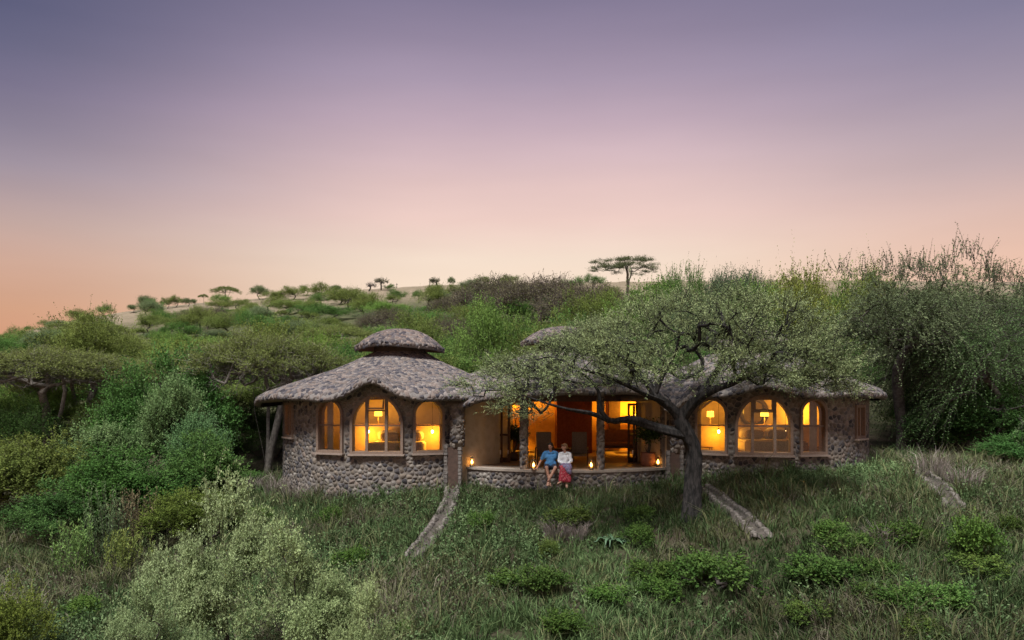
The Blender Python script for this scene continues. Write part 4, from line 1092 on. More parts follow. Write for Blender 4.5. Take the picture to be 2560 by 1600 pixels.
# ------------------------------------------------------------------ behind the houses
BH = [('bush_c', 1235, 47, 5.6, 738, 'bright green bush with upright shoots above the roof valley', (1.15, 1.15, 0.95)),
      ('bush_a', 1345, 45, 5.2, 800, 'pale olive bush just behind the lounge roof', (1.15, 1.15, 1.05)),
      ('bush_d', 1135, 44, 5.6, 852, 'fresh green bush touching the gap between two roof caps', (1.05, 1.08, 0.9)),
      ('bush_d', 1410, 52, 5.0, 770, 'deep green bush behind the lounge roof cap', (0.8, 0.98, 0.85)),
      ('bush_c', 1610, 50, 6.6, 700, 'tall bright green bush below the skyline acacia', (1.1, 1.15, 0.85)),
      ('bush_e', 1740, 47, 5.4, 725, 'grey-green bush behind the spreading acacia', (0.9, 0.95, 0.95)),
      ('bush_c', 1900, 50, 6.5, 690, 'light green bush behind the spreading acacia crown', (1.1, 1.1, 0.9)),
      ('bush_a', 2030, 44, 6.0, 672, 'yellow-olive bush beside the drooping trees', (1.15, 1.08, 0.8)),
      ('bush_e', 1500, 46, 5.0, 790, 'dusty green bush between the lounge roof and the acacia', (1.0, 1.0, 0.95)),
      ('bush_d', 1000, 50, 5.4, 815, 'dark green bush behind the fully visible roof cap', (0.75, 0.9, 0.8)),
      ('bush_a', 1060, 60, 6.0, 775, 'olive green bush up the slope from the visible roof cap', (1.0, 1.05, 0.95)),
      ('bush_d', 880, 46, 5.4, 850, 'shaded bush beside the visible roof cap', (0.7, 0.9, 0.75)),
      ('bush_c', 770, 48, 5.2, 825, 'yellow-green bush behind the sloping roof edge', (1.2, 1.2, 0.8)),
      ('bush_a', 640, 50, 6.4, 800, 'olive bush above the umbrella acacia', (1.1, 1.1, 0.9)),
      ('bush_a', 790, 41, 3.6, 905, 'feathery olive bush between umbrella acacia and roof', (1.05, 1.1, 0.85)),
      ('bush_e', 1900, 36, 4.2, 820, 'bush pressed against the back of the half-hidden cottage', (0.8, 0.95, 0.8)),
      ('bush_d', 2080, 38, 4.4, 800, 'dark bush between the half-hidden cottage and drooping trees', (0.7, 0.85, 0.7)),
      ('bush_b', 250, 58, 8.5, 775, 'broad olive bush mass below the bare ridge', (1.0, 1.0, 0.85)),
      ('bush_a', 430, 52, 6.5, 845, 'pale olive bush in the middle of the slope above the flat-topped acacia', (1.1, 1.1, 0.9)),
      ('bush_b', 130, 50, 7.0, 872, 'dry olive bush above the flat-topped acacia', (1.05, 1.0, 0.9)),
      ('bush_d', 2110, 56, 7.0, 668, 'olive bush filling the skyline gap beside the drooping trees', (1.05, 1.0, 0.8)),
      ('bush_b', 1985, 60, 7.0, 678, 'broad olive bush along the skyline behind the spreading acacia', (1.1, 1.05, 0.85)),
      ('bush_a', 2200, 52, 6.0, 665, 'olive bush peeping out above the drooping tree over the cottage', (1.0, 1.0, 0.85)),
      ('bush_a', 1480, 70, 7.0, 720, 'olive bush at the foot of the skyline acacia', (1.0, 1.05, 0.85)),
      ('bush_e', 1800, 64, 5.4, 672, 'dark rounded bush cresting the skyline', (0.65, 0.75, 0.8)),
      ('bush_e', 1890, 66, 5.0, 668, 'dark rounded bush beside the other one cresting the skyline', (0.62, 0.7, 0.75)),
      ('bush_c', 1700, 62, 5.0, 655, 'loose leafy bush standing against the sky next to the skyline acacia', (0.75, 0.85, 0.7))]
for i, (k, px, Y, w, yt, lab, tint) in enumerate(BH):
    place(k, 'leafy_bush', px, Y, w, yt, lab, 'bush', None, tint)
place('umb_sky', 'acacia_tree', 1565, 112, 9.0, 647, 'tiered umbrella acacia standing clear against the sky', 'tree', None, (1, 1, 1), 0.8)
for px, Y, w, yt, lab in ((1235, 92, 10, 705, 'purple-brown leafless thorn tree on the slope above the roof valley'), (1350, 84, 11, 702, 'wide purple-brown thorn tree above the lounge roof cap'), (1460, 76, 9, 716, 'dark thorn tree below the skyline acacia'),
                      (1150, 100, 8, 742, 'low thorn tree above the bright green bush'), (1120, 66, 6, 800, 'small grey thorn bush amid green bushes behind the roof cap')):
    place('thorn_a', 'thorn_tree', px, Y, w, yt, lab, 'tree', None, (1, 1, 1))

# ------------------------------------------------------------------ hillside scatter
hr = random.Random(8)
KINDS = [('bush_a', 'rounded olive thornbush on the hillside', (1.0, 1.0, 0.9)), ('bush_b', 'broad olive-green bush on the hillside', (0.95, 1.0, 0.9)), ('bush_d', 'deep green bush on the hillside', (0.8, 0.95, 0.8)), ('bush_c', 'light green bush with upright shoots on the hillside', (1.1, 1.12, 0.9)),
         ('bush_e', 'grey-green bush on the hillside', (0.95, 0.98, 0.95)), ('umb_a', 'low flat-topped acacia among the hillside bushes', (0.95, 0.95, 0.85)), ('thorn_a', 'leafless brown thornbush on the hillside', (1, 1, 1))]
WTS = [26, 18, 20, 13, 15, 2, 7]
for Y0 in (44, 52, 61, 71, 82, 94, 107, 121, 136, 150):
    sp = 4.3 + Y0 * 0.006
    x = -0.70 * Y0
    while x < 0.70 * Y0:
        xx = x + hr.uniform(-1.2, 1.2); yy = Y0 * hr.uniform(0.94, 1.07)
        x += sp
        px = xx / yy * F + 1280
        if yy > 128 and hr.random() < 0.22: continue
        if px < 330 and yy > 105 and hr.random() < 0.5: continue
        if 880 < px < 1080 and yy > 120: continue
        if px > 1500 and yy > 66: continue
        if px > 1330 and yy > 100 and hr.random() < 0.7: continue
        k, lab, tint = hr.choices(KINDS, WTS)[0]
        if k == 'umb_a' and Y0 > 95: k, lab, tint = KINDS[1]
        if px > 1250 and k in ('bush_a', 'bush_c', 'bush_e') and hr.random() < 0.5: k, lab, tint = KINDS[2]
        w = hr.uniform(4.6, 8.0) * (1.25 if k == 'umb_a' else 1); h = hr.uniform(2.0, 3.7) * (1.0 if Y0 > 60 else 1.1)
        if k == 'umb_a': h = hr.uniform(2.8, 3.6)
        b = hr.uniform(0.85, 1.15)
        zone = ('low on the slope behind ' if Y0 < 60 else 'halfway up the slope above ' if Y0 < 100 else 'high on the slope above ') + ('the thicket' if px < 480 else 'the umbrella acacia' if px < 830 else 'the visible roof cap' if px < 1180 else 'the lounge roof' if px < 1600 else 'the half-hidden cottage')
        lab = lab.replace('on the hillside', zone).replace('among the hillside bushes', zone)
        plant(k, 'hillside_' + ('acacia' if k == 'umb_a' else 'thornbush' if k == 'thorn_a' else 'bush'), xx, yy, w, h, lab, 'tree' if k == 'umb_a' else 'bush', 'bushes and trees scattered over the hillside', tuple(c * b * 1.12 for c in tint))
# low scrub between the larger bushes
for i in range(120):
    yy = 46 + 98 * hr.random() ** 0.9; xx = hr.uniform(-0.68, 0.20) * yy
    k, lab, tint = hr.choices(KINDS[:5], [30, 20, 18, 12, 20])[0]
    b = hr.uniform(0.85, 1.15)
    zone = ('low on the slope' if yy < 70 else 'halfway up the slope' if yy < 105 else 'high on the slope') + (' above the thicket' if xx / yy * F + 1280 < 480 else ' above the umbrella acacia' if xx / yy * F + 1280 < 830 else ' above the visible roof cap' if xx / yy * F + 1280 < 1180 else ' above the lounge roof')
    plant(k, 'low_scrub_bush', xx, yy, hr.uniform(3.0, 4.6), hr.uniform(1.0, 1.7), 'low ' + {'bush_a': 'olive', 'bush_b': 'brownish green', 'bush_d': 'deep green', 'bush_c': 'light green', 'bush_e': 'grey-green'}[k] + ' bush in the scrub ' + zone, 'bush', 'low scrub bushes between the larger ones', tuple(c * b * 1.05 for c in tint))
# bushes and little trees along the ridge, from the photograph: px, base row, width px, height px, kind
RID = [(38, 850, 62, 44, 'bush_d'), (72, 832, 24, 16, 'bush_d'), (112, 815, 44, 20, 'bush_d'), (0, 860, 60, 30, 'bush_d'), (190, 802, 60, 30, 'bush_b'), (262, 790, 50, 30, 'bush_d'), (335, 780, 36, 18, 'bush_e'), (372, 770, 62, 34, 'bush_e'), (418, 765, 40, 24, 'bush_a'), (440, 775, 50, 26, 'bush_a'), (470, 762, 34, 20, 'bush_e'),
       (487, 759, 24, 16, 'bush_e'), (509, 762, 22, 24, 'umb_a'), (566, 762, 66, 36, 'umb_b'), (650, 752, 58, 34, 'bush_e'), (700, 744, 12, 14, 'bush_e'), (728, 742, 32, 18, 'bush_e'), (764, 740, 46, 24, 'bush_a'), (834, 736, 44, 20, 'bush_e'), (975, 720, 36, 16, 'bush_d'), (1046, 728, 36, 26, 'bush_d'),
       (1128, 722, 24, 24, 'bush_e'), (1158, 724, 46, 28, 'bush_e'), (1210, 722, 50, 24, 'bush_a'), (1275, 718, 60, 22, 'bush_a'), (905, 742, 40, 28, 'bush_d'), (860, 760, 60, 36, 'bush_b'), (800, 775, 60, 36, 'bush_d'), (990, 752, 60, 30, 'bush_d'), (1085, 750, 60, 34, 'bush_b')]
seen = set()
for px, pb, wp, hp, k in RID:
    Y = 172.0; x = X(px, Y)
    if pb - np.interp(px, RIDGE_PX, RIDGE_PY) > 12: Y = 135.0; x = X(px, Y)
    where = 'low end' if px < 150 else 'stretch above the thicket' if px < 480 else 'stretch above the umbrella acacia' if px < 800 else 'stretch above the visible roof' if px < 1000 else 'stretch by the tall post' if px < 1180 else 'stretch above the lounge roof'
    lab = ('small flat-topped acacia' if k[0] == 'u' else ('wide ' if wp > 52 else 'tiny ' if wp < 36 else 'round ') + {'bush_a': 'olive', 'bush_b': 'brownish green', 'bush_d': 'deep green', 'bush_e': 'grey-green'}[k] + ' bush') + ' on the ridge crest, ' + where
    plant(k, 'ridge_acacia' if k[0] == 'u' else 'ridge_bush', x, Y, wp / F * Y * 1.05, hp / F * Y * 1.15, lab, 'tree' if k[0] == 'u' else 'bush', 'little trees and bushes along the ridge' if k[0] == 'u' else 'small bushes along the ridge', (0.95, 0.98, 0.88))
def ridge_tree(px, w, h, lab, seed, bare, lean=0.0):
    Y = 172.0; x = X(px, Y); rg = np.random.default_rng(seed)
    wm, hm = w / F * Y, h / F * Y
    nt = 26; a = rg.uniform(0, 6.28, nt); rr = np.sqrt(rg.random(nt))
    tg = np.stack([lean + wm / 2 * rr * np.cos(a), wm / 2 * rr * np.sin(a), hm * (0.80 + 0.2 * rg.random(nt))], 1)
    A, par, _ = grow(rg, np.array([[0, 0, 0], [lean * 0.3, 0, hm * 0.3], [lean * 0.6, 0, hm * 0.52]]), [0, 0, 1], tg, 0.3, 0.15, back=0.9)
    r = pipe(par, len(A), 0.03, 0.16)
    st, d, ln = twigs_at(rg, tg, 8, 0.2, np.zeros(3), 0.5, 0.2, 0.6, 0.5)
    lv = leaves(rg, st, d, ln, 6, 0.16, 0.05, 0.02, 0.9, (0.05, 0.055, 0.035), (0.085, 0.09, 0.055), flat=0.3)
    tm, cm = finish('ridge_tree', A, par, r, twig_ribbons(st, d, ln, 0, 0.02), None if bare else lv, 'bark')
    o = empty('ridge_tree', (x, Y, float(gz(x, Y)) - 0.1), 0, lab, 'tree')
    link('trunk', tm, o)
    if cm: link('crown', cm, o)
ridge_tree(953, 32, 26, 'slim lone tree with a flat crown beside the round ridge bush', 1, False)
ridge_tree(922, 26, 18, 'dead bare tree on the open grassy ridge', 2, True, 0.6)
ridge_tree(1098, 22, 19, 'leaning little tree near the utility post', 3, False, -1.0)
for px, h in ((1074, 21), (992, 12)):
    Y = 176.0; x = X(px, Y); z = float(gz(x, Y)); hm = h / F * Y
    o = empty('utility_post', (x, Y, z), 0, 'tall thin post on the open ridge' if h > 15 else 'short thin post on the open ridge', 'post')
    MB().tube([(0, 0, -0.3), (0, 0, hm)], [0.075, 0.06], 8).build('pole', MATS['bark'], o)
    MB().box(-0.22, 0.22, -0.03, 0.03, hm - 0.28, hm - 0.2).build('crossarm', MATS['bark'], o)
# ------------------------------------------------------------------ the spreading acacia in front of the houses
def limb_mesh(paths, sides=26, seed=4):
    rng = np.random.default_rng(seed); V = []; Q = []; off = 0
    for pts in paths:
        p = np.array([P(a, b, c) for a, b, c, _ in pts]); r = np.array([q[3] for q in pts])
        # resample smoothly
        s = np.r_[0, np.cumsum(np.linalg.norm(np.diff(p, axis=0), axis=1))]; n = max(6, int(s[-1] / 0.07))
        t = np.linspace(0, s[-1], n)
        def sm(y):
            z = np.interp(t, s, y)
            k = 3
            zp = np.r_[np.full(k, z[0]), z, np.full(k, z[-1])]
            return np.convolve(zp, np.ones(2 * k + 1) / (2 * k + 1), 'valid')
        p = np.stack([sm(p[:, i]) for i in range(3)], 1); r = sm(r)
        d = unit(np.gradient(p, axis=0)); ref = np.array([0.2, 1.0, 0.1])
        a = unit(np.cross(d, ref)); b = np.cross(d, a)
        ang = np.arange(sides) * 2 * math.pi / sides
        ph = rng.uniform(0, 6.28, 3)
        rr = 0.86 * r[:, None] * (1 + 0.13 * np.sin(2 * ang + ph[0] + t[:, None] * 1.7) + 0.10 * np.sin(5 * ang + ph[1] + t[:, None] * 2.3) + 0.07 * np.sin(11 * ang + ph[2] + 2.0 * np.sin(t[:, None] * 2.1)) + 0.035 * rng.normal(size=(n, sides)))
        v = p[:, None] + a[:, None] * (np.cos(ang) * rr)[..., None] + b[:, None] * (np.sin(ang) * rr)[..., None]
        V.append(v.reshape(-1, 3)); k = np.arange(sides); k2 = (k + 1) % sides
        f = np.stack([k, k2, sides + k2, sides + k], 1)[None] + (np.arange(n - 1) * sides)[:, None, None] + off
        Q.append(f.reshape(-1, 4)); off += n * sides
    return np.concatenate(V), np.concatenate(Q)
TR = [(1728, 1345, 22.1, .46), (1728, 1312, 22.15, .38), (1728, 1290, 22.2, .31), (1729, 1262, 22.2, .26), (1731, 1215, 22.3, .235), (1735, 1160, 22.4, .24), (1737, 1122, 22.5, .25), (1722, 1090, 22.5, .24), (1704, 1062, 22.5, .25), (1700, 1035, 22.5, .23), (1703, 1015, 22.5, .18)]
L1 = [(1712, 1088, 22.5, .16), (1660, 1075, 22.3, .135), (1625, 1064, 22.1, .12), (1585, 1050, 21.9, .13), (1552, 1048, 21.8, .09), (1530, 1058, 21.7, .085), (1508, 1038, 21.6, .075), (1496, 1018, 21.6, .07), (1503, 990, 21.7, .06), (1480, 950, 21.8, .045), (1440, 925, 21.9, .03)]
L1b = [(1528, 1056, 21.7, .07), (1503, 1042, 21.6, .06), (1472, 1031, 21.5, .06), (1440, 1028, 21.4, .05), (1405, 1020, 21.3, .042), (1360, 1006, 21.3, .032), (1300, 985, 21.4, .022)]
L2 = [(1702, 1050, 22.5, .19), (1682, 1020, 22.4, .15), (1655, 1003, 22.3, .13), (1636, 985, 22.3, .11), (1620, 955, 22.4, .10), (1590, 925, 22.6, .08), (1560, 900, 22.8, .05)]
R1 = [(1700, 1050, 22.5, .19), (1724, 1014, 22.4, .16), (1748, 993, 22.3, .13), (1785, 972, 22.2, .115), (1830, 960, 22.1, .10), (1870, 938, 22.0, .09), (1912, 932, 22.0, .075), (1936, 908, 22.1, .06), (1950, 870, 22.3, .04)]
R2 = [(1745, 996, 22.3, .11), (1770, 960, 22.8, .09), (1800, 915, 23.3, .07), (1815, 865, 23.6, .04)]
L3 = [(1660, 1006, 22.3, .08), (1610, 985, 21.5, .07), (1560, 960, 20.9, .055), (1500, 935, 20.5, .04), (1420, 915, 20.3, .03)]
C1 = [(1636, 985, 22.3, .09), (1660, 930, 22.2, .07), (1690, 880, 22.1, .055), (1700, 830, 22.0, .035)]
rng = np.random.default_rng(77)
aV, aQ = limb_mesh([TR, L1, L1b, L2, R1, R2, L3, C1])
N = 780
u = rng.uniform(-1, 1, N); v = rng.uniform(-1, 1, N)
ok = u ** 2 + v ** 2 < 1
u, v = u[ok], v[ok]
CX, HW, CYY, HD = 4.0, 5.5, 22.6, 3.7
zt = np.interp(u, [-1, -.82, -.6, -.35, -.1, .3, .6, .82, 1], [2.75, 3.25, 3.75, 4.4, 5.0, 5.35, 5.15, 4.55, 3.1]) - 0.75 * v ** 2
zl = np.interp(u, [-1, -.6, -.2, .1, .5, 1], [2.25, 2.5, 2.8, 2.75, 2.75, 2.55])
q = 1 - rng.random(len(u)) ** 1.5
z = zl + (zt - zl) * q
tg = np.stack([CX + HW * u, CYY + HD * v, z], 1)
roofz = np.maximum.reduce([np.where(np.hypot(tg[:, 0] - c[0], tg[:, 1] - c[1]) < re(np.arctan2(tg[:, 0] - c[0], -(tg[:, 1] - c[1]))) + 0.2, f(tg[:, 0], tg[:, 1]), -9) for c, re, f in ((LC, l_re, l_f), (CC, c_re, c_f), (RC, r_re, r_f))])
tg[:, 2] = np.maximum(tg[:, 2], roofz + 0.25)
ph = rng.uniform(0, 6.28, 3)
nz3 = np.sin(tg[:, 0] * 2.1 + tg[:, 1] * 1.3 + ph[0]) + np.sin(tg[:, 1] * 2.3 - tg[:, 2] * 2.9 + ph[1]) + np.sin(tg[:, 2] * 3.1 + tg[:, 0] * 1.7 + ph[2])
tg = tg[(nz3 > -0.62) & ~((u < -0.72) & (rng.random(len(u)) < 0.55))]
tg = np.concatenate([tg, P(1850, 835, 22.3) + rng.normal(0, 1, (60, 3)) * np.array([0.95, 0.7, 0.28])])
# foliage hanging low in front of the roofs
M2 = 120
u2 = np.where(rng.random(M2) < 0.35, rng.uniform(-0.8, -0.1, M2), rng.uniform(0.25, 0.95, M2)); v2 = -np.sqrt(np.clip(1 - u2 ** 2, 0, 1)) * rng.uniform(0.1, 0.95, M2)
z2 = np.interp(u2, [-1, -.6, -.2, .1, .5, 1], [2.3, 2.55, 2.75, 2.7, 2.75, 2.5]) + rng.uniform(0.0, 0.95, M2)
tg = np.concatenate([tg, np.stack([CX + HW * u2, CYY + HD * v2, z2], 1)])
# drooping twigs over the terrace front
tg = np.concatenate([tg, np.stack([rng.uniform(-0.4, 1.0, 10), rng.uniform(22.5, 24.5, 10), rng.uniform(1.75, 2.3, 10)], 1)])
sk, sp = [], []
for path in (TR[-4:], L1, L1b, L2, R1, R2, L3, C1):
    pp = np.array([P(a, b, c) for a, b, c, _ in path]); s = np.r_[0, np.cumsum(np.linalg.norm(np.diff(pp, axis=0), axis=1))]
    t = np.arange(0, s[-1], 0.2); pp = np.stack([np.interp(t, s, pp[:, i]) for i in range(3)], 1)
    for k, w in enumerate(pp):
        if sk and k == 0: par0 = int(np.argmin(np.linalg.norm(np.array(sk) - w, axis=1)))
        elif not sk: par0 = 0
        else: par0 = len(sk) - 1
        sk.append(w); sp.append(par0)
n0 = len(sk)
A, par, tips = grow(rng, np.array(sk), sp, tg, 0.22, 0.19, sag=-0.02, back=0.25)
r = pipe(par, len(A), 0.010, 0.30, 2.1)
r = np.minimum(r, 0.06)
bV, bQ = tubes(A, par, r, np.arange(n0, len(A)), 0.022)
k = 18
st, d, ln = twigs_at(rng, tg, k, np.array([0.19, 0.19, 0.05]), np.array([4.6, 22.4, 1.6]), 0.42, 0.18, 0.7, 0.55)
tone = np.repeat(rng.random(len(tg)), k) * 0.6 + rng.random(len(st)) * 0.4
full = np.ones(len(st), bool)
barec = np.array([P(1935, 850, 21.5), P(1380, 930, 21), P(1290, 985, 22)])
for c in barec: full &= ~((np.linalg.norm(st - c, axis=1) < 1.0) & (rng.random(len(st)) < 0.75))
tv, tq = twig_ribbons(st[::2], d[::2], ln[::2] * 1.1, 0.06, 0.008)
lv = leaves(rng, st[full], d[full], ln[full], 13, 0.064, 0.0135, 0.06, 0.8, (0.084, 0.104, 0.068), (0.215, 0.240, 0.158), flat=0.3, tone=tone[full])
ac = empty('acacia_tree', tuple(P(1728, 1290, 22.2)), 0, 'spreading acacia with a dark crooked trunk standing in front of the houses', 'tree')
base = P(1728, 1290, 22.2)
link('trunk', npmesh('acacia_trunk', aV - base, aQ, MATS['acacia_bark'] if 'acacia_bark' in MATS else mat('acacia_bark', (0.032, 0.029, 0.028), 0.95, noise=(17, (0.008, 0.008, 0.008), 0.42, 0.56), bump=1.0, bscale=17, stretch=0.16), smooth=True), ac)
link('branches', npmesh('acacia_branches', np.concatenate([bV, tv]) - base, np.concatenate([bQ, tq + len(bV)]), MATS['acacia_bark'], smooth=True), ac)
cr = link('crown', npmesh('acacia_crown', lv[0] - base, lv[1], MATS['leaf'], lv[2]), ac)
# ------------------------------------------------------------------ drain channels running down the slope
mat('channel_bed', (0.10, 0.085, 0.075), 0.95, noise=(6, (0.05, 0.044, 0.038), 0.4, 0.65), bump=0.7, bscale=18)
mat('kerb_stone', (0.21, 0.188, 0.17), 0.95, noise=(4, (0.085, 0.075, 0.066), 0.42, 0.62), bump=0.7, bscale=16)
CHANNELS = []
def channel(pix, label, w=0.30, seed=1):
    w = w * 0.75
    rg = np.random.default_rng(seed)
    pts = np.array([hit(a, b) for a, b in pix]); s = np.r_[0, np.cumsum(np.linalg.norm(np.diff(pts[:, :2], axis=0), axis=1))]
    t = np.arange(0, s[-1], 0.16)
    def sm(y):
        z = np.interp(t, s, y); zp = np.r_[np.full(3, z[0]), z, np.full(3, z[-1])]; return np.convolve(zp, np.ones(7) / 7, 'valid')
    c = np.stack([sm(pts[:, 0]), sm(pts[:, 1])], 1); d = unit(np.gradient(c, axis=0)); n = np.stack([-d[:, 1], d[:, 0]], 1)
    CHANNELS.append((c, w))
    zz = gz(c[:, 0], c[:, 1])
    o = empty('drain_channel', (c[0, 0], c[0, 1], zz[0]), 0, label, 'drain')
    org = np.array([c[0, 0], c[0, 1], zz[0]])
    prof = [(-w - 0.14, -0.25), (-w - 0.08, 0.15), (-w * 0.6, 0.06), (0, 0.0), (w * 0.6, 0.06), (w + 0.08, 0.15), (w + 0.14, -0.25)]
    V = np.stack([np.c_[c + n * a, zz + b] for a, b in prof], 1) - org; k = len(prof); m = len(c)
    i = np.arange(m - 1)[:, None] * k + np.arange(k - 1)[None]
    Q = np.stack([i, i + 1, i + k + 1, i + k], -1).reshape(-1, 4)
    link('channel_bed', npmesh('channel_bed', V.reshape(-1, 3), Q, MATS['channel_bed'], smooth=True), o)
    for sgn in (-1, 1):
        for j in range(0, m - 1):
            if rg.random() < 0.12 + 0.35 * (j / m) ** 3: continue
            L = rg.uniform(0.26, 0.44); ww = rg.uniform(0.055, 0.085); hh = rg.uniform(0.015, 0.045)
            cc = np.r_[c[j] + n[j] * sgn * (w + rg.uniform(-0.02, 0.05)), zz[j] + 0.13]
            a0 = math.atan2(d[j, 1], d[j, 0]) + rg.uniform(-.15, .15)
            ang = np.arange(8) * math.pi / 4
            v = []
            for q, zq in ((1.0, -0.08), (0.95, hh * 0.5), (0.6, hh)):
                x = L / 2 * q * np.cos(ang) * rg.uniform(.85, 1.12, 8); y = ww * q * np.sin(ang) * rg.uniform(.85, 1.12, 8)
                v += [(x[e] * math.cos(a0) - y[e] * math.sin(a0), x[e] * math.sin(a0) + y[e] * math.cos(a0), zq) for e in range(8)]
            f = [(e, (e + 1) % 8, 8 + (e + 1) % 8, 8 + e) for e in range(8)] + [(8 + e, 8 + (e + 1) % 8, 16 + (e + 1) % 8, 16 + e) for e in range(8)] + [tuple(16 + e for e in range(8))]
            MB().add(v, f).build('kerb_stone', MATS['kerb_stone'], o, smooth=True, loc=tuple(cc - org))
channel([(1132, 1214), (1128, 1250), (1110, 1295), (1088, 1330), (1055, 1372), (1020, 1410)], 'stone-lined drain channel curving down from the fully visible cottage', 0.20, 1)
channel([(1752, 1222), (1790, 1243), (1835, 1280), (1870, 1312), (1895, 1335), (1910, 1358)], 'stone-lined drain channel beside the acacia trunk', 0.22, 2)
channel([(2296, 1180), (2325, 1205), (2360, 1240), (2395, 1285)], 'stone-lined drain channel below the drooping trees', 0.24, 3)

# ------------------------------------------------------------------ rough grass on the slope: real blades, gathered in tufts
def blades(rng, cx, cyy, cz, nb, hgt, rad_, wdt, cola, colb, lean=0.5):
    """tuft centres (T,) -> nb blades each"""
    T = len(cx)
    a = rng.uniform(0, 2 * math.pi, (T, nb)); rr = rad_[:, None] * np.sqrt(rng.random((T, nb)))
    b = np.stack([cx[:, None] + rr * np.cos(a), cyy[:, None] + rr * np.sin(a), np.broadcast_to(cz[:, None], (T, nb))], -1)
    dirx = np.stack([np.cos(a), np.sin(a)], -1) + rng.normal(0, 0.5, (T, nb, 2))
    dirx = unit(dirx) * (lean * rng.uniform(0.2, 1.3, (T, nb)))[..., None]
    h = hgt[:, None] * rng.uniform(0.5, 1.25, (T, nb))
    mid = b + np.concatenate([dirx * 0.35 * h[..., None], (h * 0.62)[..., None]], -1)
    tip = b + np.concatenate([dirx * h[..., None] * 1.15, (h * rng.uniform(0.75, 1.0, (T, nb)))[..., None]], -1)
    sa = rng.uniform(0, math.pi, (T, nb)); sd = np.stack([np.cos(sa), np.sin(sa), 0 * sa], -1) * (wdt * rng.uniform(0.6, 1.3, (T, nb)))[..., None]
    v = np.stack([b - sd, b + sd, mid + sd * 0.7, mid - sd * 0.7, tip], 2).reshape(-1, 3)
    k = np.arange(T * nb)[:, None] * 5
    q = k + np.array([[0, 1, 2, 3]]); t = k + np.array([[3, 2, 4]])
    m = rng.random((T, nb, 1))
    c = cola[:, None] * (1 - m) + colb[:, None] * m; c = c * rng.uniform(0.75, 1.25, (T, nb, 1))
    return v, q, t, np.repeat(c.reshape(-1, 3), 5, 0)
def vnoise(x, y, s, seed):
    rg = np.random.default_rng(seed); r = 0
    for _ in range(6):
        a, b, p = rg.normal(0, 1, 2), rg.uniform(0, 6.28), 0
        r = r + np.sin((a[0] * x + a[1] * y) / s + b)
    return r / 6 ** 0.5 / 1.0
rng = np.random.default_rng(55)
NT = 27500
ty = 12.2 + (34 - 12.2) * rng.random(NT) ** 1.15
tx = rng.uniform(-0.72, 0.72, NT) * ty
z = gz(tx, ty)
keep = np.ones(NT, bool)
for c, R0 in ((LC, LR + 0.10), (RC, RR + 0.10), (CC, CR + 0.12)): keep &= np.hypot(tx - c[0], ty - c[1]) > R0
keep &= ~((tx > -2.3) & (tx < 5.6) & (ty > 27))
keep &= ~((tx < -11.5) & (ty > 27)) & ~((tx > 13.5) & (ty > 31))
for c, w in CHANNELS:
    dd = np.min(np.hypot(tx[:, None] - c[None, :, 0], ty[:, None] - c[None, :, 1]), 1); keep &= dd > w + 0.05
py = HY - (z - CZ) / ty * F
keep &= (py < 1720)
tx, ty, z = tx[keep], ty[keep], z[keep]
T = len(tx)
n1 = vnoise(tx, ty, 1.1, 1); n2 = vnoise(tx, ty, 0.45, 2); n3 = vnoise(tx, ty, 2.6, 3)
dry = n1 * 0.5 + n2 * 0.55 + rng.normal(0, 0.7, T) - 0.12
# drier, greyer grass at the foot of the walls and under the thicket edge
wallD = np.minimum.reduce([np.hypot(tx - c[0], ty - c[1]) - R0 for c, R0 in ((LC, LR), (RC, RR), (CC, CR))])
dry = dry + 0.9 * np.clip(1 - wallD / 0.9, 0, 1) * (tx < -5) + 0.7 * np.clip((tx - 11.5) / 2, 0, 1) + 0.3 * (tx < -9)
kind = np.where(dry > 1.05, 2, np.where(dry > 0.30, 1, 0))
GA = np.array([(0.040, 0.076, 0.029), (0.080, 0.094, 0.043), (0.115, 0.105, 0.073)]); GB = np.array([(0.132, 0.192, 0.080), (0.175, 0.185, 0.093), (0.225, 0.205, 0.152)])
tint = (1 + 0.30 * np.clip(n3, -1.5, 1.5))[:, None] * np.array([1, 1, 1]) * (1 + 0.10 * rng.normal(size=(T, 1)))
hgt = np.where(kind == 0, 0.30, np.where(kind == 1, 0.36, 0.42)) * rng.uniform(0.55, 1.35, T) * (1 + 0.25 * np.clip(n1, -1, 1))
hgt = hgt * np.where((wallD < 0.6) & (tx > -2) & (tx < 5), 0.75, 1.0)
big = rng.random(T) < 0.26
hgt = np.where(big & (kind < 2), hgt * 1.6, hgt * 0.8)
v, q, t, c = blades(rng, tx, ty, z - 0.02, 11, hgt, np.where(big, 0.10, 0.14), 0.012, GA[kind] * tint, GB[kind] * tint, 0.85)
grass = link('grass', npmesh('grass', v, [q, t], MATS['grass'], c))
tag(grass, 'rough green and straw-coloured grass covering the slope below the houses', 'grass', None, 'stuff')
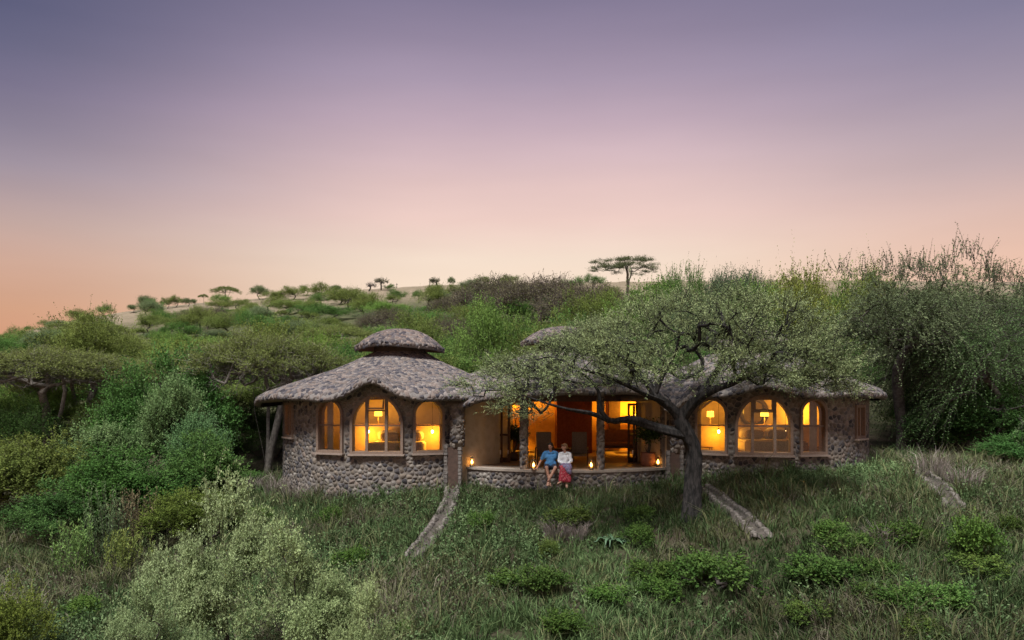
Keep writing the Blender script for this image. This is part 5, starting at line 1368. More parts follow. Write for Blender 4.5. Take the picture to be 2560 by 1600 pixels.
# low broad-leaved herbs among the grass
NH = 7200
hy = 12.2 + (26 - 12.2) * rng.random(NH); hx = rng.uniform(-0.70, 0.70, NH) * hy
hn = vnoise(hx, hy, 1.6, 9) + 0.35 * np.clip((19 - hy) / 5, 0, 1) + rng.normal(0, 0.35, NH)
kp = hn > 0.45
for c_, R0 in ((LC, LR + 0.4), (RC, RR + 0.4), (CC, CR + 0.4)): kp &= np.hypot(hx - c_[0], hy - c_[1]) > R0
for c_, w_ in CHANNELS: kp &= np.min(np.hypot(hx[:, None] - c_[None, :, 0], hy[:, None] - c_[None, :, 1]), 1) > w_ + 0.25
hx, hy = hx[kp], hy[kp]; hz = gz(hx, hy)
st = np.repeat(np.stack([hx, hy, hz], 1), 5, 0) + rng.normal(0, 1, (len(hx) * 5, 3)) * np.array([0.12, 0.12, 0.02])
d = unit(np.array([0, 0, 1.0]) + rng.normal(0, 0.45, st.shape)); ln = rng.uniform(0.15, 0.62, len(st)) * np.repeat(rng.uniform(0.6, 1.3, len(hx)), 5)
tone = np.repeat(rng.random(len(hx)), 5)
lv = leaves(rng, st, d, ln, 7, 0.070, 0.022, 0.15, 1.0, (0.060, 0.115, 0.045), (0.175, 0.245, 0.115), tone=tone)
herbs = link('herbs', npmesh('herbs', lv[0], lv[1], MATS['grass'], lv[2]))
tag(herbs, 'low broad-leaved weeds scattered through the rough grass', 'weeds', None, 'stuff')

# ------------------------------------------------------------------ single plants on the slope
proto('weed', bush(151, w=1.8, h=0.9, name='weed', nl=11, lobe=(0.2, 0.36), core=True, clump=0.09, nt=120, k=8, nleaf=7, ll=0.075, lw=0.024, tl=0.24, low=0.02, up=0.6, ca=(0.04, 0.085, 0.035), cb=(0.12, 0.175, 0.075), tw_w=0.004), 1.8, 0.9)
def at(px, py): h = hit(px, py); return h[0], h[1]
for px, py, w, h, lab, tint in ((1790, 1475, 2.1, 0.8, 'leafy green weed clump on the lower slope with the widest leaves', (0.62, 0.65, 0.53)), (2050, 1460, 1.9, 0.65, 'leafy green weed clump beside the widest-leaved one', (0.56, 0.62, 0.5)), (2435, 1400, 1.3, 0.95, 'upright yellow-green shrub near the channel below the drooping trees', (0.74, 0.78, 0.56)),
                           (2180, 1450, 1.3, 0.5, 'low leafy clump between the weed clump and upright shrub', (0.59, 0.62, 0.5)), (870, 1420, 1.2, 0.5, 'low bright green clump beside the large silvery shrub', (0.62, 0.68, 0.46)), (1650, 1500, 1.2, 0.5, 'small green clump next to the widest-leaved weeds', (0.62, 0.68, 0.5)), (2330, 1530, 1.5, 0.6, 'dull green clump low on the dark slope', (0.8, 0.9, 0.75)), (620, 1215, 1.4, 0.6, 'dim leafy clump at the edge of the thicket near the cottage', (0.7, 0.8, 0.7))):
    x, y = at(px, py); plant('weed', 'weed_clump', x, y, w, h, lab, 'plant', None, tint)
# more leafy clumps dotted over the slope
wr = random.Random(21)
for i in range(38):
    px = wr.uniform(40, 2540); py = 1290 + 300 * wr.random() ** 0.8
    if px < 1000 and py > 1330 and px > 300: continue
    x, y = at(px, py)
    if any(np.min(np.hypot(c_[:, 0] - x, c_[:, 1] - y)) < 0.9 for c_, w_ in CHANNELS): continue
    if math.hypot(x - 5, y - 22.2) < 1.0: continue
    b = wr.uniform(0.5, 0.78); sz = wr.uniform(0.7, 1.7)
    lab = ('broad' if sz > 1.3 else 'small' if sz < 1.0 else 'mid-sized') + ' leafy weed clump in the grass ' + ('below the thicket' if px < 700 else 'between the drain channel and the silvery shrubs' if px < 1050 else 'below the terrace' if px < 1600 else 'below the half-hidden cottage' if px < 2150 else 'below the drooping trees')
    plant('weed', 'weed_clump', x, y, sz, wr.uniform(0.28, 0.6), lab, 'plant', 'leafy weed clumps dotted over the slope', (b * wr.uniform(0.9, 1.15), b * wr.uniform(0.95, 1.1), b * 0.8))
# upright feathery herbs below the thicket
def feather(px, py, w, h, lab, seed, ca, cb, n=46):
    rg = np.random.default_rng(seed); x, y, zz = hit(px, py)
    st = np.stack([rg.normal(0, w * 0.26, n), rg.normal(0, w * 0.26, n), np.zeros(n)], 1); d = unit(np.stack([rg.normal(0, .14, n), rg.normal(0, .14, n), np.ones(n)], 1)); ln = h * rg.uniform(.55, 1.05, n)
    tv, tq = twig_ribbons(st, d, ln, 0.03, 0.008)
    s2 = (st[:, None] + d[:, None] * (ln[:, None] * np.linspace(.15, .97, 16))[..., None]).reshape(-1, 3); s2 = np.repeat(s2, 1, 0)
    d2 = unit(rg.normal(0, .5, s2.shape) * np.array([1, 1, .3]) + np.array([0, 0, 1.3])); l2 = rg.uniform(.04, .12, len(s2))
    lv = leaves(rg, s2, d2, l2, 4, 0.075, 0.013, 0.0, .35, ca, cb)
    o = empty('feathery_herb', (x, y, zz - 0.03), 0, lab, 'plant')
    link('stems', npmesh('stems', tv, tq, MATS['bark']), o); link('leaves', npmesh('feather_leaves', lv[0], lv[1], MATS['leaf'], lv[2]), o)
feather(195, 1440, 1.1, 1.6, 'tall upright green herb at the foot of the thicket', 1, (0.065, 0.12, 0.05), (0.16, 0.23, 0.10))
feather(270, 1400, 1.0, 2.1, 'tallest greyish upright herb at the foot of the thicket', 2, (0.055, 0.085, 0.055), (0.12, 0.155, 0.10))
feather(312, 1430, 0.9, 1.15, 'short yellow-green upright herb beside the tallest one', 3, (0.07, 0.10, 0.04), (0.18, 0.20, 0.08))
feather(330, 1375, 0.8, 1.7, 'brown dried upright herb behind the green ones', 4, (0.085, 0.07, 0.055), (0.15, 0.12, 0.095))
# strap-leaved plant on the open slope
def strap_plant(px, py, lab, seed):
    rg = np.random.default_rng(seed); x, y, zz = hit(px, py)
    o = empty('strap_leaf_plant', (x, y, zz - 0.02), 0, lab, 'plant')
    for i in range(11):
        a = i * 2.4 + rg.uniform(-.3, .3); L = rg.uniform(.45, .75); w = rg.uniform(.04, .07); v = []; f = []
        for j in range(7):
            s = j / 6; ro = L * (s * 0.85); hz_ = L * (0.95 * s - 0.95 * s * s * rg.uniform(.75, 1.0)) + 0.02; ww = w * math.sin(math.pi * (0.12 + 0.88 * s)) + 0.004
            for sg in (-1, 0, 1): v.append((ro * math.cos(a) - sg * ww * math.sin(a), ro * math.sin(a) + sg * ww * math.cos(a), hz_ + (0.0 if sg == 0 else 0.02)))
            if j: b = 3 * (j - 1); f += [(b, b + 1, b + 4, b + 3), (b + 1, b + 2, b + 5, b + 4)]
        MB().add(v, f).build('leaf', MATS['strap_leaf'], o, smooth=True)
mat('strap_leaf', (0.085, 0.15, 0.085), 0.5, noise=(6, (0.05, 0.10, 0.05), 0.4, 0.65), spec=0.4)
strap_plant(1530, 1362, 'dark green strap-leaved plant alone on the open slope', 3)
# dry grey grass clumps
def dry_clump(px, py, h, w, lab, seed, n=240):
    rg = np.random.default_rng(seed); x, y, zz = hit(px, py)
    v, q, t, c = blades(rg, np.zeros(1), np.zeros(1), np.zeros(1), n, np.array([h]), np.array([w]), 0.008, np.array([(0.19, 0.16, 0.145)]), np.array([(0.33, 0.29, 0.26)]), 0.7)
    o = link('dry_grass_clump', npmesh('dry_grass_clump', v, [q, t], MATS['grass'], c), None, (x, y, zz - 0.03)); tag(o, lab, 'grass')
for i, (px, py, h, w, lab) in enumerate(((690, 1235, .75, .35, 'grey dry grass clump against the cottage wall by the dark hollow'), (625, 1225, .6, .4, 'bleached grass clump at the edge of the dark hollow'), (2335, 1195, .95, .4, 'tall bleached grass clump above the channel by the drooping trees'), (2410, 1225, .8, .4, 'bleached grass clump beside the taller one under the drooping trees'), (1390, 1345, .55, .35, 'pale round dry tussock on the slope below the seated couple'), (1440, 1345, .5, .3, 'small grey tussock beside the pale round one'), (2200, 1370, .6, .25, 'wispy grey tussock on the open slope below the half-hidden cottage'), (740, 1250, .6, .4, 'grey grass clump at the foot of the cottage wall'))):
    dry_clump(px, py, h, w, lab, 60 + i)
# ------------------------------------------------------------------ lamps, furniture and lanterns
WARM = (1.0, 0.42, 0.025)
mat('lamp_glow', (0.9, 0.7, 0.3), 0.6, emit=(1.0, 0.55, 0.05), estr=2.4)
mat('bulb_glow', (1, 0.9, 0.6), 0.5, emit=(1.0, 0.78, 0.30), estr=14.0)
mat('flame', (1, 0.6, 0.2), 0.5, emit=(1.0, 0.42, 0.07), estr=26.0)
mat('cloth_white', (0.62, 0.56, 0.46), 0.9, noise=(5, (0.5, 0.44, 0.36), 0.4, 0.7), bump=0.3, bscale=9)
mat('throw', (0.22, 0.16, 0.09), 0.95, noise=(30, (0.13, 0.09, 0.05), 0.4, 0.6), bump=0.4, bscale=60)
mat('headboard', (0.50, 0.36, 0.18), 0.85, noise=(5, (0.4, 0.28, 0.13), 0.4, 0.7))
mat('curtain', (0.36, 0.31, 0.27), 0.95, noise=(6, (0.26, 0.22, 0.19), 0.4, 0.7))
mat('brown_curtain', (0.32, 0.15, 0.06), 0.95, noise=(6, (0.2, 0.09, 0.035), 0.4, 0.7))
mat('wicker', (0.17, 0.135, 0.105), 0.9, noise=(45, (0.10, 0.078, 0.06), 0.4, 0.6), bump=0.6, bscale=80)
mat('terracotta', (0.32, 0.15, 0.10), 0.85, noise=(6, (0.22, 0.10, 0.07), 0.4, 0.7), bump=0.2)
mat('lantern_metal', (0.22, 0.16, 0.09), 0.35, metal=0.8)
mat('cushion', (0.23, 0.10, 0.045), 0.9, noise=(8, (0.14, 0.06, 0.03), 0.4, 0.7))
mat('mirror_ring', (0.055, 0.04, 0.03), 0.6)
mat('house_plant', (0.04, 0.07, 0.03), 0.6)
mat('mirror', (0.5, 0.5, 0.5), 0.05, metal=1.0)
def light(parent, loc, watts, col=WARM, radius=0.05):
    l = bpy.data.lights.new('lamp_light', 'POINT'); l.energy = watts * (2.1 if watts > 3 else 1.3); l.color = col; l.shadow_soft_size = radius
    o = bpy.data.objects.new('lamp_light', l); COL.objects.link(o); o.parent = parent; o.location = loc
    return o
def hanging_bulb(x, y, z, ztop, watts, lab):
    o = empty('pendant_lamp', (x, y, z), 0, lab, 'lamp', 'bedside pendant lamps')
    MB().lathe([(0.005, 0.06), (0.03, 0.05), (0.045, 0.01), (0.042, -0.03), (0.02, -0.055), (0.002, -0.06)], n=12, cap=False).build('bulb', MATS['bulb_glow'], o, smooth=True)
    MB().tube([(0, 0, 0.06), (0, 0, 0.12)], 0.022, 8).build('socket', MATS['dark_wood'], o)
    MB().tube([(0, 0, 0.10), (0, 0, ztop - z)], 0.006, 5).build('cord', MATS['dark_wood'], o)
    light(o, (0, 0, -0.08), watts)
def table_lamp(x, y, z, h, watts, lab, sw=0.13, sh=0.2):
    o = empty('table_lamp', (x, y, z), 0, lab, 'lamp', 'shaded room lamps')
    MB().lathe([(0.07, 0), (0.075, 0.012), (0.03, 0.03), (0.014, 0.05), (0.012, h - sh * 0.5)], n=14).build('stem', MATS['headboard'], o, smooth=True)
    MB().lathe([(sw, h - sh), (sw * 0.93, h)], n=18, cap=False).build('lamp_shade', MATS['lamp_glow'], o, smooth=True)
    MB().lathe([(0.005, 0.05), (0.03, 0.02), (0.03, -0.02), (0.004, -0.04)], (0, 0, h - sh * 0.5), 10, cap=False).build('bulb', MATS['bulb_glow'], o, smooth=True)
    light(o, (0, 0, h + 0.04), watts); 
def cushion_mesh(w, d, h, n=8, p=2.6):
    v = []; f = []
    for k, zz in enumerate((-1, -0.75, 0, 0.75, 1)):
        s = (1 - abs(zz) ** p * 0.18) if abs(zz) < 1 else 0.72
        for i in range(24):
            a = 2 * math.pi * i / 24; c_, s_ = math.cos(a), math.sin(a); q = (abs(c_) ** 4 + abs(s_) ** 4) ** -0.25
            v.append((w / 2 * c_ * q * s, d / 2 * s_ * q * s, h / 2 * zz))
        if k: b = 24 * (k - 1); f += [(b + i, b + (i + 1) % 24, b + 24 + (i + 1) % 24, b + 24 + i) for i in range(24)]
    f += [tuple(reversed(range(24))), tuple(96 + i for i in range(24))]
    return v, f
def bed(x, y, z0, w, L, rz, lab):
    o = empty('bed', (x, y, z0), rz, lab, 'bed', 'bedroom beds')
    MB().box(-w / 2, w / 2, -L / 2, L / 2, 0.12, 0.42).build('bed_base', MATS['dark_wood'], o, bevel=0.02)
    for sx_ in (-1, 1):
        for sy_ in (-1, 1): MB().box(sx_ * (w / 2 - 0.06) - 0.04, sx_ * (w / 2 - 0.06) + 0.04, sy_ * (L / 2 - 0.06) - 0.04, sy_ * (L / 2 - 0.06) + 0.04, 0, 0.12).build('leg', MATS['dark_wood'], o)
    MB().box(-w / 2 + 0.01, w / 2 - 0.01, -L / 2 + 0.01, L / 2 - 0.01, 0.42, 0.80).build('mattress', MATS['cloth_white'], o, bevel=0.05)
    MB().box(-w / 2 - 0.02, w / 2 + 0.02, -L / 2 - 0.02, -L / 2 + 0.75, 0.25, 0.83).build('throw', MATS['throw'], o, bevel=0.05)
    for sx_ in (-1, 1):
        v, f = cushion_mesh(w * 0.42, 0.42, 0.2); M = Matrix.Translation((sx_ * w * 0.24, L / 2 - 0.20, 1.0)) @ Matrix.Rotation(rad(-62), 4, 'X')
        MB().add([tuple(M @ Vector(p)) for p in v], f).build('pillow', MATS['cloth_white'], o, smooth=True)
        v, f = cushion_mesh(w * 0.36, 0.34, 0.16); M = Matrix.Translation((sx_ * w * 0.22 + 0.04, L / 2 - 0.42, 0.97)) @ Matrix.Rotation(rad(-58), 4, 'X')
        MB().add([tuple(M @ Vector(p)) for p in v], f).build('pillow', MATS['throw'], o, smooth=True)
def curtain_strip(x, y, z0, z1, w, rz, m, lab, grp=None):
    v = []; f = []; n = 24
    for i in range(n + 1):
        u_ = -w / 2 + w * i / n; dd = 0.035 * math.sin(i * 1.45)
        for zz in (z0, z1): v.append((u_, dd, zz))
        if i: b = 2 * (i - 1); f.append((b, b + 2, b + 3, b + 1))
    o = MB().add(v, f).build('curtain', m, None, smooth=True, loc=(x, y, 0), rz=rz); o.modifiers.new('thick', 'SOLIDIFY').thickness = 0.012; tag(o, lab, 'curtain', grp)
def bedroom(c, house, fz, bx, by, ledge_y, ledge_z, x0, x1, bulbs, lamps, mirror, which, back_y):
    MB().box(x0, x1, ledge_y, ledge_y + 0.22, fz, ledge_z).build('headboard_wall', MATS['headboard'], house)
    MB().box(x0 - 0.04, x1 + 0.04, ledge_y - 0.05, ledge_y + 0.28, ledge_z + 0.002, ledge_z + 0.045).build('ledge', MATS['beam_wood'], house)
    # plastered cross wall that closes the bedroom off
    MB().box(c[0] - 3.6, c[0] + 3.6, back_y, back_y + 0.15, fz, 2.9).build('cross_wall', MATS['plaster'], house)
    bed(bx, by, fz, 1.9, 2.0, 0, 'made-up double bed inside the ' + which)
    for i, (x, y, z, w) in enumerate(bulbs): hanging_bulb(x, y, z, 2.6, w, 'bare bulb hanging beside the bed in the ' + which + (' near its small side window' if i == 0 else ', on the other bedside'))
    for i, (x, y, z, h, w, sw, sh, extra) in enumerate(lamps): table_lamp(x, y, z, h, w, extra + ' in the ' + which, sw, sh)
    for xx in (x0 + 0.3, x1 - 0.3):                     # bedside tables
        t = empty('bedside_table', (xx, ledge_y - 0.3, fz), 0, 'small bedside table ' + ('on the small side window end' if (xx < (x0 + x1) / 2) == (which == 'fully visible cottage') else 'on the lounge end') + ' in the ' + which, 'table')
        MB().box(-0.24, 0.24, -0.2, 0.2, 0.5, 0.54).build('table_top', MATS['beam_wood'], t)
        for a in (-1, 1):
            for b in (-1, 1): MB().box(a * 0.2 - 0.02, a * 0.2 + 0.02, b * 0.16 - 0.02, b * 0.16 + 0.02, 0, 0.5).build('leg', MATS['beam_wood'], t)
    # roof poles
    for i, a in enumerate((-0.9, -0.35, 0.25, 0.8)):
        MB().tube([(c[0] + 3.8 * math.sin(a), c[1] - 3.8 * math.cos(a), 2.50), (c[0] + 0.5 * math.sin(a), c[1] - 0.5 * math.cos(a), 3.55)], 0.045, 7).build('rafter', MATS['beam_wood'], house)
    MB().box(c[0] - 3.2, c[0] + 3.2, c[1] - 2.05, c[1] - 1.93, 2.28, 2.42).build('tie_beam', MATS['beam_wood'], house)
bedroom(LC, left_house, -0.10, -4.15, 29.15, 30.2, 1.27, -6.4, -1.9, [(-5.32, 29.75, 1.06, 26), (-2.95, 29.75, 1.06, 26)], [(-5.05, 30.33, 1.315, 0.5, 30, 0.15, 0.2, 'shaded lamp on the headboard ledge')], False, 'fully visible cottage', 31.9)
bedroom(RC, right_house, 0.05, 9.0, 28.0, 29.0, 1.30, 6.6, 11.2, [(9.72, 28.55, 1.10, 26), (7.35, 28.55, 1.12, 20)], [(9.16, 29.12, 1.345, 0.52, 26, 0.15, 0.22, 'square-shaded lamp on the headboard ledge'), (7.2, 29.14, 1.345, 0.48, 22, 0.13, 0.2, 'lamp at the lounge end of the headboard ledge')], True, 'half-hidden cottage', 30.8)
mr = empty('round_mirror', (9.25, 30.68, 1.75), 0, 'big round dark-framed mirror on the bedroom cross wall', 'mirror')
ring = MB(); pts = [(0.5 * math.cos(a), 0, 0.5 * math.sin(a)) for a in np.linspace(0, 2 * math.pi, 33)]; ring.tube(pts, 0.075, 8, cap=False); ring.build('frame', MATS['mirror_ring'], mr, smooth=True)
MB().add([(0.46 * math.cos(a), 0.03, 0.46 * math.sin(a)) for a in np.linspace(0, 2 * math.pi, 33)[:-1]], [tuple(range(32))]).build('glass', MATS['mirror'], mr)
# wardrobe-lit corner lamps that fill the side windows
def sconce(x, y, z, watts, lab):
    o = empty('wall_sconce', (x, y, z), 0, lab, 'lamp')
    MB().lathe([(0.02, -0.12), (0.05, -0.05), (0.055, 0.06), (0.03, 0.12)], n=12).build('shade', MATS['lamp_glow'], o, smooth=True); MB().box(-0.03, 0.03, 0.04, 0.14, -0.04, 0.04).build('bracket', MATS['dark_wood'], o)
    light(o, (0, -0.12, 0), watts)
sconce(-7.72, 28.95, 1.86, 14, 'yellow wall sconce behind the small side window of the visible cottage')
sconce(11.0, 30.55, 1.75, 30, 'wall sconce in the far corner room of the half-hidden cottage')
def on_wall(c, R, th): return c[0] + R * math.sin(th), c[1] - R * math.cos(th)
for c, R, th, w, m, lab in ((LC, LR - 0.42, rad(-29.5), 0.24, 'curtain', 'pale curtain drawn aside in the side window of the visible cottage'), (RC, RR - 0.42, rad(17.5), 0.26, 'curtain', 'pale curtain drawn aside in the narrow window of the half-hidden cottage'), (LC, LR - 0.42, rad(-59.5), 0.22, 'brown_curtain', 'brown curtain in the small window of the visible cottage'), (RC, RR - 0.42, rad(49), 0.26, 'brown_curtain', 'brown curtain in the small window of the half-hidden cottage')):
    x, y = on_wall(c, R, th); curtain_strip(x, y, 0.25, 2.35 if m == 'curtain' else 2.15, w, th, MATS[m], lab)

# lounge: lamps, chairs, bench, plants
def chaise(x, y, rz, lab):
    o = empty('lounge_chair', (x, y, 0), rz, lab, 'chair', 'woven lounge chairs on the terrace')
    MB().box(-0.27, 0.27, -0.55, 0.25, 0.30, 0.36).build('seat', MATS['wicker'], o, bevel=0.015)
    M = Matrix.Translation((0, 0.22, 0.33)) @ Matrix.Rotation(rad(-16), 4, 'X')
    MB().box(-0.27, 0.27, -0.025, 0.025, 0, 0.80, M).build('backrest', MATS['wicker'], o, bevel=0.015)
    for a in (-1, 1):
        MB().tube([(a * 0.3, 0.22, 0.56), (a * 0.3, -0.1, 0.58), (a * 0.3, -0.5, 0.52)], 0.022, 6).build('armrest', MATS['dark_wood'], o)
        MB().tube([(a * 0.3, 0.24, 0.56), (a * 0.3, 0.38, 0.0)], 0.022, 6).build('leg', MATS['dark_wood'], o)
        MB().tube([(a * 0.3, -0.46, 0.53), (a * 0.3, -0.55, 0.0)], 0.022, 6).build('leg', MATS['dark_wood'], o)
chaise(X(1362, 28.3), 28.3, rad(4), 'woven lounge chair behind the man in blue')
chaise(X(1448, 28.3), 28.3, rad(-6), 'woven lounge chair between the woman and the stone column')
bn = empty('bench', (X(1545, 31.2), 31.2, 0), 0, 'dark cushioned bench before the lounge back wall', 'bench')
MB().box(-0.75, 0.75, -0.3, 0.3, 0.36, 0.42).build('seat', MATS['dark_wood'], bn, bevel=0.01)
v, f = cushion_mesh(1.4, 0.55, 0.16); MB().add([(a, b, c_ + 0.5) for a, b, c_ in v], f).build('cushion', MATS['cushion'], bn, smooth=True)
MB().box(-0.75, 0.75, 0.26, 0.32, 0.42, 1.05).build('backrest', MATS['cushion'], bn, bevel=0.02)
for a in (-0.7, 0.7):
    for b in (-0.25, 0.25): MB().box(a - 0.03, a + 0.03, b - 0.03, b + 0.03, 0, 0.36).build('leg', MATS['dark_wood'], bn)
lt = empty('low_table', (X(1400, 29.9), 29.9, 0), 0, 'low dark table in the middle of the lounge', 'table')
MB().box(-0.5, 0.5, -0.3, 0.3, 0.38, 0.43).build('table_top', MATS['dark_wood'], lt, bevel=0.01)
for a in (-0.44, 0.44):
    for b in (-0.24, 0.24): MB().box(a - 0.03, a + 0.03, b - 0.03, b + 0.03, 0, 0.38).build('leg', MATS['dark_wood'], lt)
table_lamp(X(1264, 33.6), 33.6, 1.0, 0.85, 150, 'wide-shaded lamp glowing in the lounge behind the column', 0.26, 0.22)
sb = empty('sideboard', (X(1264, 33.6), 33.65, 0), 0, 'dark sideboard under the wide-shaded lounge lamp', 'sideboard')
MB().box(-0.6, 0.6, -0.22, 0.22, 0.08, 0.96).build('cabinet', MATS['dark_wood'], sb, bevel=0.01); MB().box(-0.64, 0.64, -0.25, 0.25, 0.962, 1.0).build('top', MATS['beam_wood'], sb)
table_lamp(X(1595, 33.2), 33.2, 0.9, 0.7, 150, 'shaded lamp hidden at the far end of the lounge', 0.2, 0.2)
sb = empty('sideboard', (X(1595, 33.2), 33.25, 0), 0, 'dark chest under the far lounge lamp', 'sideboard')
MB().box(-0.4, 0.4, -0.22, 0.22, 0.06, 0.86).build('cabinet', MATS['dark_wood'], sb, bevel=0.01); MB().box(-0.43, 0.43, -0.25, 0.25, 0.862, 0.9).build('top', MATS['beam_wood'], sb)
def potted(px, Y, key_seed, w, h, ph, lab, m='terracotta', ca=(0.02, 0.04, 0.018), cb=(0.05, 0.08, 0.035)):
    o = empty('potted_plant', (X(px, Y), Y, 0), 0, lab, 'plant')
    MB().lathe([(0.17, 0), (0.24, 0.05), (0.27, ph * 0.55), (0.24, ph * 0.9), (0.26, ph), (0.22, ph), (0.2, ph - 0.05), (0.01, ph - 0.05)], n=20, cap=False).build('pot', MATS[m], o, smooth=True)
    tm, cm = bush(key_seed, w=w, h=h, name='potted', nl=8, nt=70, k=9, nleaf=8, ll=0.07, lw=0.025, tl=0.22, low=0.25, ca=ca, cb=cb, tw_w=0.004)
    a = link('stems', tm, o, (0, 0, ph - 0.06)); b = link('foliage', cm, o, (0, 0, ph - 0.06))
potted(1620, 27.55, 201, 1.05, 1.05, 0.46, 'bushy plant in a terracotta pot by the folding door')
potted(1282, 29.6, 202, 1.1, 1.0, 0.30, 'dark bushy plant in a low pot behind the stone column', 'dark_wood', (0.012, 0.02, 0.01), (0.03, 0.045, 0.02))
# hurricane lanterns along the terrace edge
def lantern(px, Y, lab):
    x = X(px, Y)
    o = empty('hurricane_lantern', (x, Y, 0.0), 0, lab, 'lantern', 'hurricane lanterns on the terrace edge')
    MB().lathe([(0.062, 0), (0.07, 0.01), (0.07, 0.05), (0.04, 0.07), (0.03, 0.085)], n=16).build('oil_tank', MATS['lantern_metal'], o, smooth=True)
    MB().lathe([(0.032, 0.088), (0.055, 0.13), (0.058, 0.17), (0.04, 0.225), (0.03, 0.25)], n=16, cap=False).build('glass_chimney', MATS['glass'], o, smooth=True)
    MB().lathe([(0.001, 0.092), (0.030, 0.115), (0.033, 0.14), (0.018, 0.185), (0.001, 0.225)], n=10, cap=False).build('flame', MATS['flame'], o, smooth=True)
    MB().lathe([(0.035, 0.25), (0.045, 0.262), (0.03, 0.285), (0.03, 0.305), (0.012, 0.32)], n=14).build('cap', MATS['lantern_metal'], o, smooth=True)
    for s in (-1, 1): MB().tube([(s * 0.06, 0, 0.03), (s * 0.085, 0, 0.09), (s * 0.085, 0, 0.22), (s * 0.035, 0, 0.29)], 0.007, 6).build('side_tube', MATS['lantern_metal'], o, smooth=True)
    MB().tube([(0.085 * math.cos(a), 0, 0.24 + 0.15 * math.sin(a)) for a in np.linspace(0, math.pi, 11)], 0.003, 5).build('handle', MATS['lantern_metal'], o)
    light(o, (0, -0.0, 0.15), 5.5, (1.0, 0.40, 0.06), 0.03)
    o.scale = (1.12, 1.12, 1.08)
for px, Y, lab in ((1180, 27.25, 'lit hurricane lantern at the cream wall end of the terrace'), (1334, 26.13, 'lit hurricane lantern beside the man\'s hand'), (1478, 26.18, 'lit hurricane lantern beside the column next to the woman'), (1645, 27.2, 'lit hurricane lantern in front of the potted plant')):
    lantern(px, Y, lab)
# ------------------------------------------------------------------ the couple seated on the terrace edge
def capsule(mb, a, b, ra, rb, n=12):
    a, b = Vector(a), Vector(b); d = (b - a); L = d.length
    if L < 1e-6: d = Vector((0, 0, 1)); L = 0
    else: d /= L
    u_ = d.orthogonal().normalized(); w_ = d.cross(u_)
    v = []; f = []; rows = []
    for k in range(5): t = math.pi / 2 * (1 - k / 4); rows.append((a - d * ra * math.sin(t), ra * math.cos(t)))
    for k in range(5): t = math.pi / 2 * k / 4; rows.append((b + d * rb * math.sin(t), rb * math.cos(t)))
    for p, r in rows:
        for i in range(n): t = 2 * math.pi * i / n; v.append(p + (u_ * math.cos(t) + w_ * math.sin(t)) * max(r, 1e-4))
    for j in range(len(rows) - 1):
        for i in range(n): f.append((j * n + i, j * n + (i + 1) % n, (j + 1) * n + (i + 1) % n, (j + 1) * n + i))
    f.append(tuple(reversed(range(n)))); f.append(tuple((len(rows) - 1) * n + i for i in range(n)))
    mb.add(v, f)
def ellipsoid(mb, c, r, rot=None, n=14, m=9):
    v = []; f = []
    for j in range(m + 1):
        t = math.pi * j / m
        for i in range(n):
            a = 2 * math.pi * i / n; p = Vector((r[0] * math.sin(t) * math.cos(a), r[1] * math.sin(t) * math.sin(a), r[2] * math.cos(t)))
            if rot is not None: p = rot @ p
            v.append(Vector(c) + p)
    for j in range(m):
        for i in range(n): f.append((j * n + i, (j + 1) * n + i, (j + 1) * n + (i + 1) % n, j * n + (i + 1) % n))
    mb.add(v, f)
def fuse(mb, name, material, parent, voxel=0.009, it=4, wrinkle=0.0, seed=0):
    """one continuous skin over overlapping solids"""
    me = bpy.data.meshes.new(name); me.from_pydata(mb.v, [], mb.f); me.update()
    tmp = bpy.data.objects.new(name, me); COL.objects.link(tmp)
    m = tmp.modifiers.new('r', 'REMESH'); m.mode = 'VOXEL'; m.voxel_size = voxel
    s = tmp.modifiers.new('s', 'SMOOTH'); s.factor = 0.5; s.iterations = it
    dg = bpy.context.evaluated_depsgraph_get(); ev = tmp.evaluated_get(dg)
    nm = bpy.data.meshes.new_from_object(ev); nm.name = name
    bpy.data.objects.remove(tmp); bpy.data.meshes.remove(me)
    if wrinkle:
        n = len(nm.vertices); co = np.zeros(n * 3, np.float32); nm.vertices.foreach_get('co', co); co = co.reshape(-1, 3); no = np.zeros(n * 3, np.float32); nm.vertices.foreach_get('normal', no); no = no.reshape(-1, 3)
        w = np.sin(co[:, 2] * 55 + co[:, 0] * 30 + seed) * np.sin(co[:, 0] * 47 - co[:, 1] * 33) + 0.6 * np.sin(co[:, 2] * 23 - co[:, 0] * 38 + co[:, 1] * 20)
        co += no * (w * wrinkle)[:, None]; nm.vertices.foreach_set('co', co.ravel()); nm.update()
    nm.materials.clear(); nm.materials.append(material)
    nm.polygons.foreach_set('use_smooth', np.ones(len(nm.polygons), bool))
    return link(name, nm, parent)
mat('skin_a', (0.36, 0.20, 0.14), 0.6, noise=(12, (0.32, 0.17, 0.12), 0.4, 0.7), spec=0.35)
mat('skin_b', (0.42, 0.25, 0.18), 0.6, noise=(12, (0.38, 0.21, 0.15), 0.4, 0.7), spec=0.35)
mat('hair_dark', (0.018, 0.013, 0.011), 0.6)
mat('hair_blond', (0.24, 0.14, 0.07), 0.6, noise=(20, (0.15, 0.085, 0.045), 0.4, 0.6))
mat('blue_shirt', (0.060, 0.20, 0.42), 0.85, noise=(9, (0.045, 0.16, 0.36), 0.4, 0.7), bump=0.2, bscale=40)
mat('white_shirt', (0.60, 0.62, 0.66), 0.9, noise=(6, (0.50, 0.52, 0.56), 0.4, 0.7), bump=0.2, bscale=40)
mat('dark_shorts', (0.022, 0.03, 0.055), 0.9)
mat('red_skirt', (0.30, 0.025, 0.045), 0.9, noise=(26, (0.36, 0.16, 0.16), 0.52, 0.62))
mat('shawl', (0.17, 0.10, 0.16), 0.95, noise=(22, (0.16, 0.20, 0.32), 0.42, 0.62))
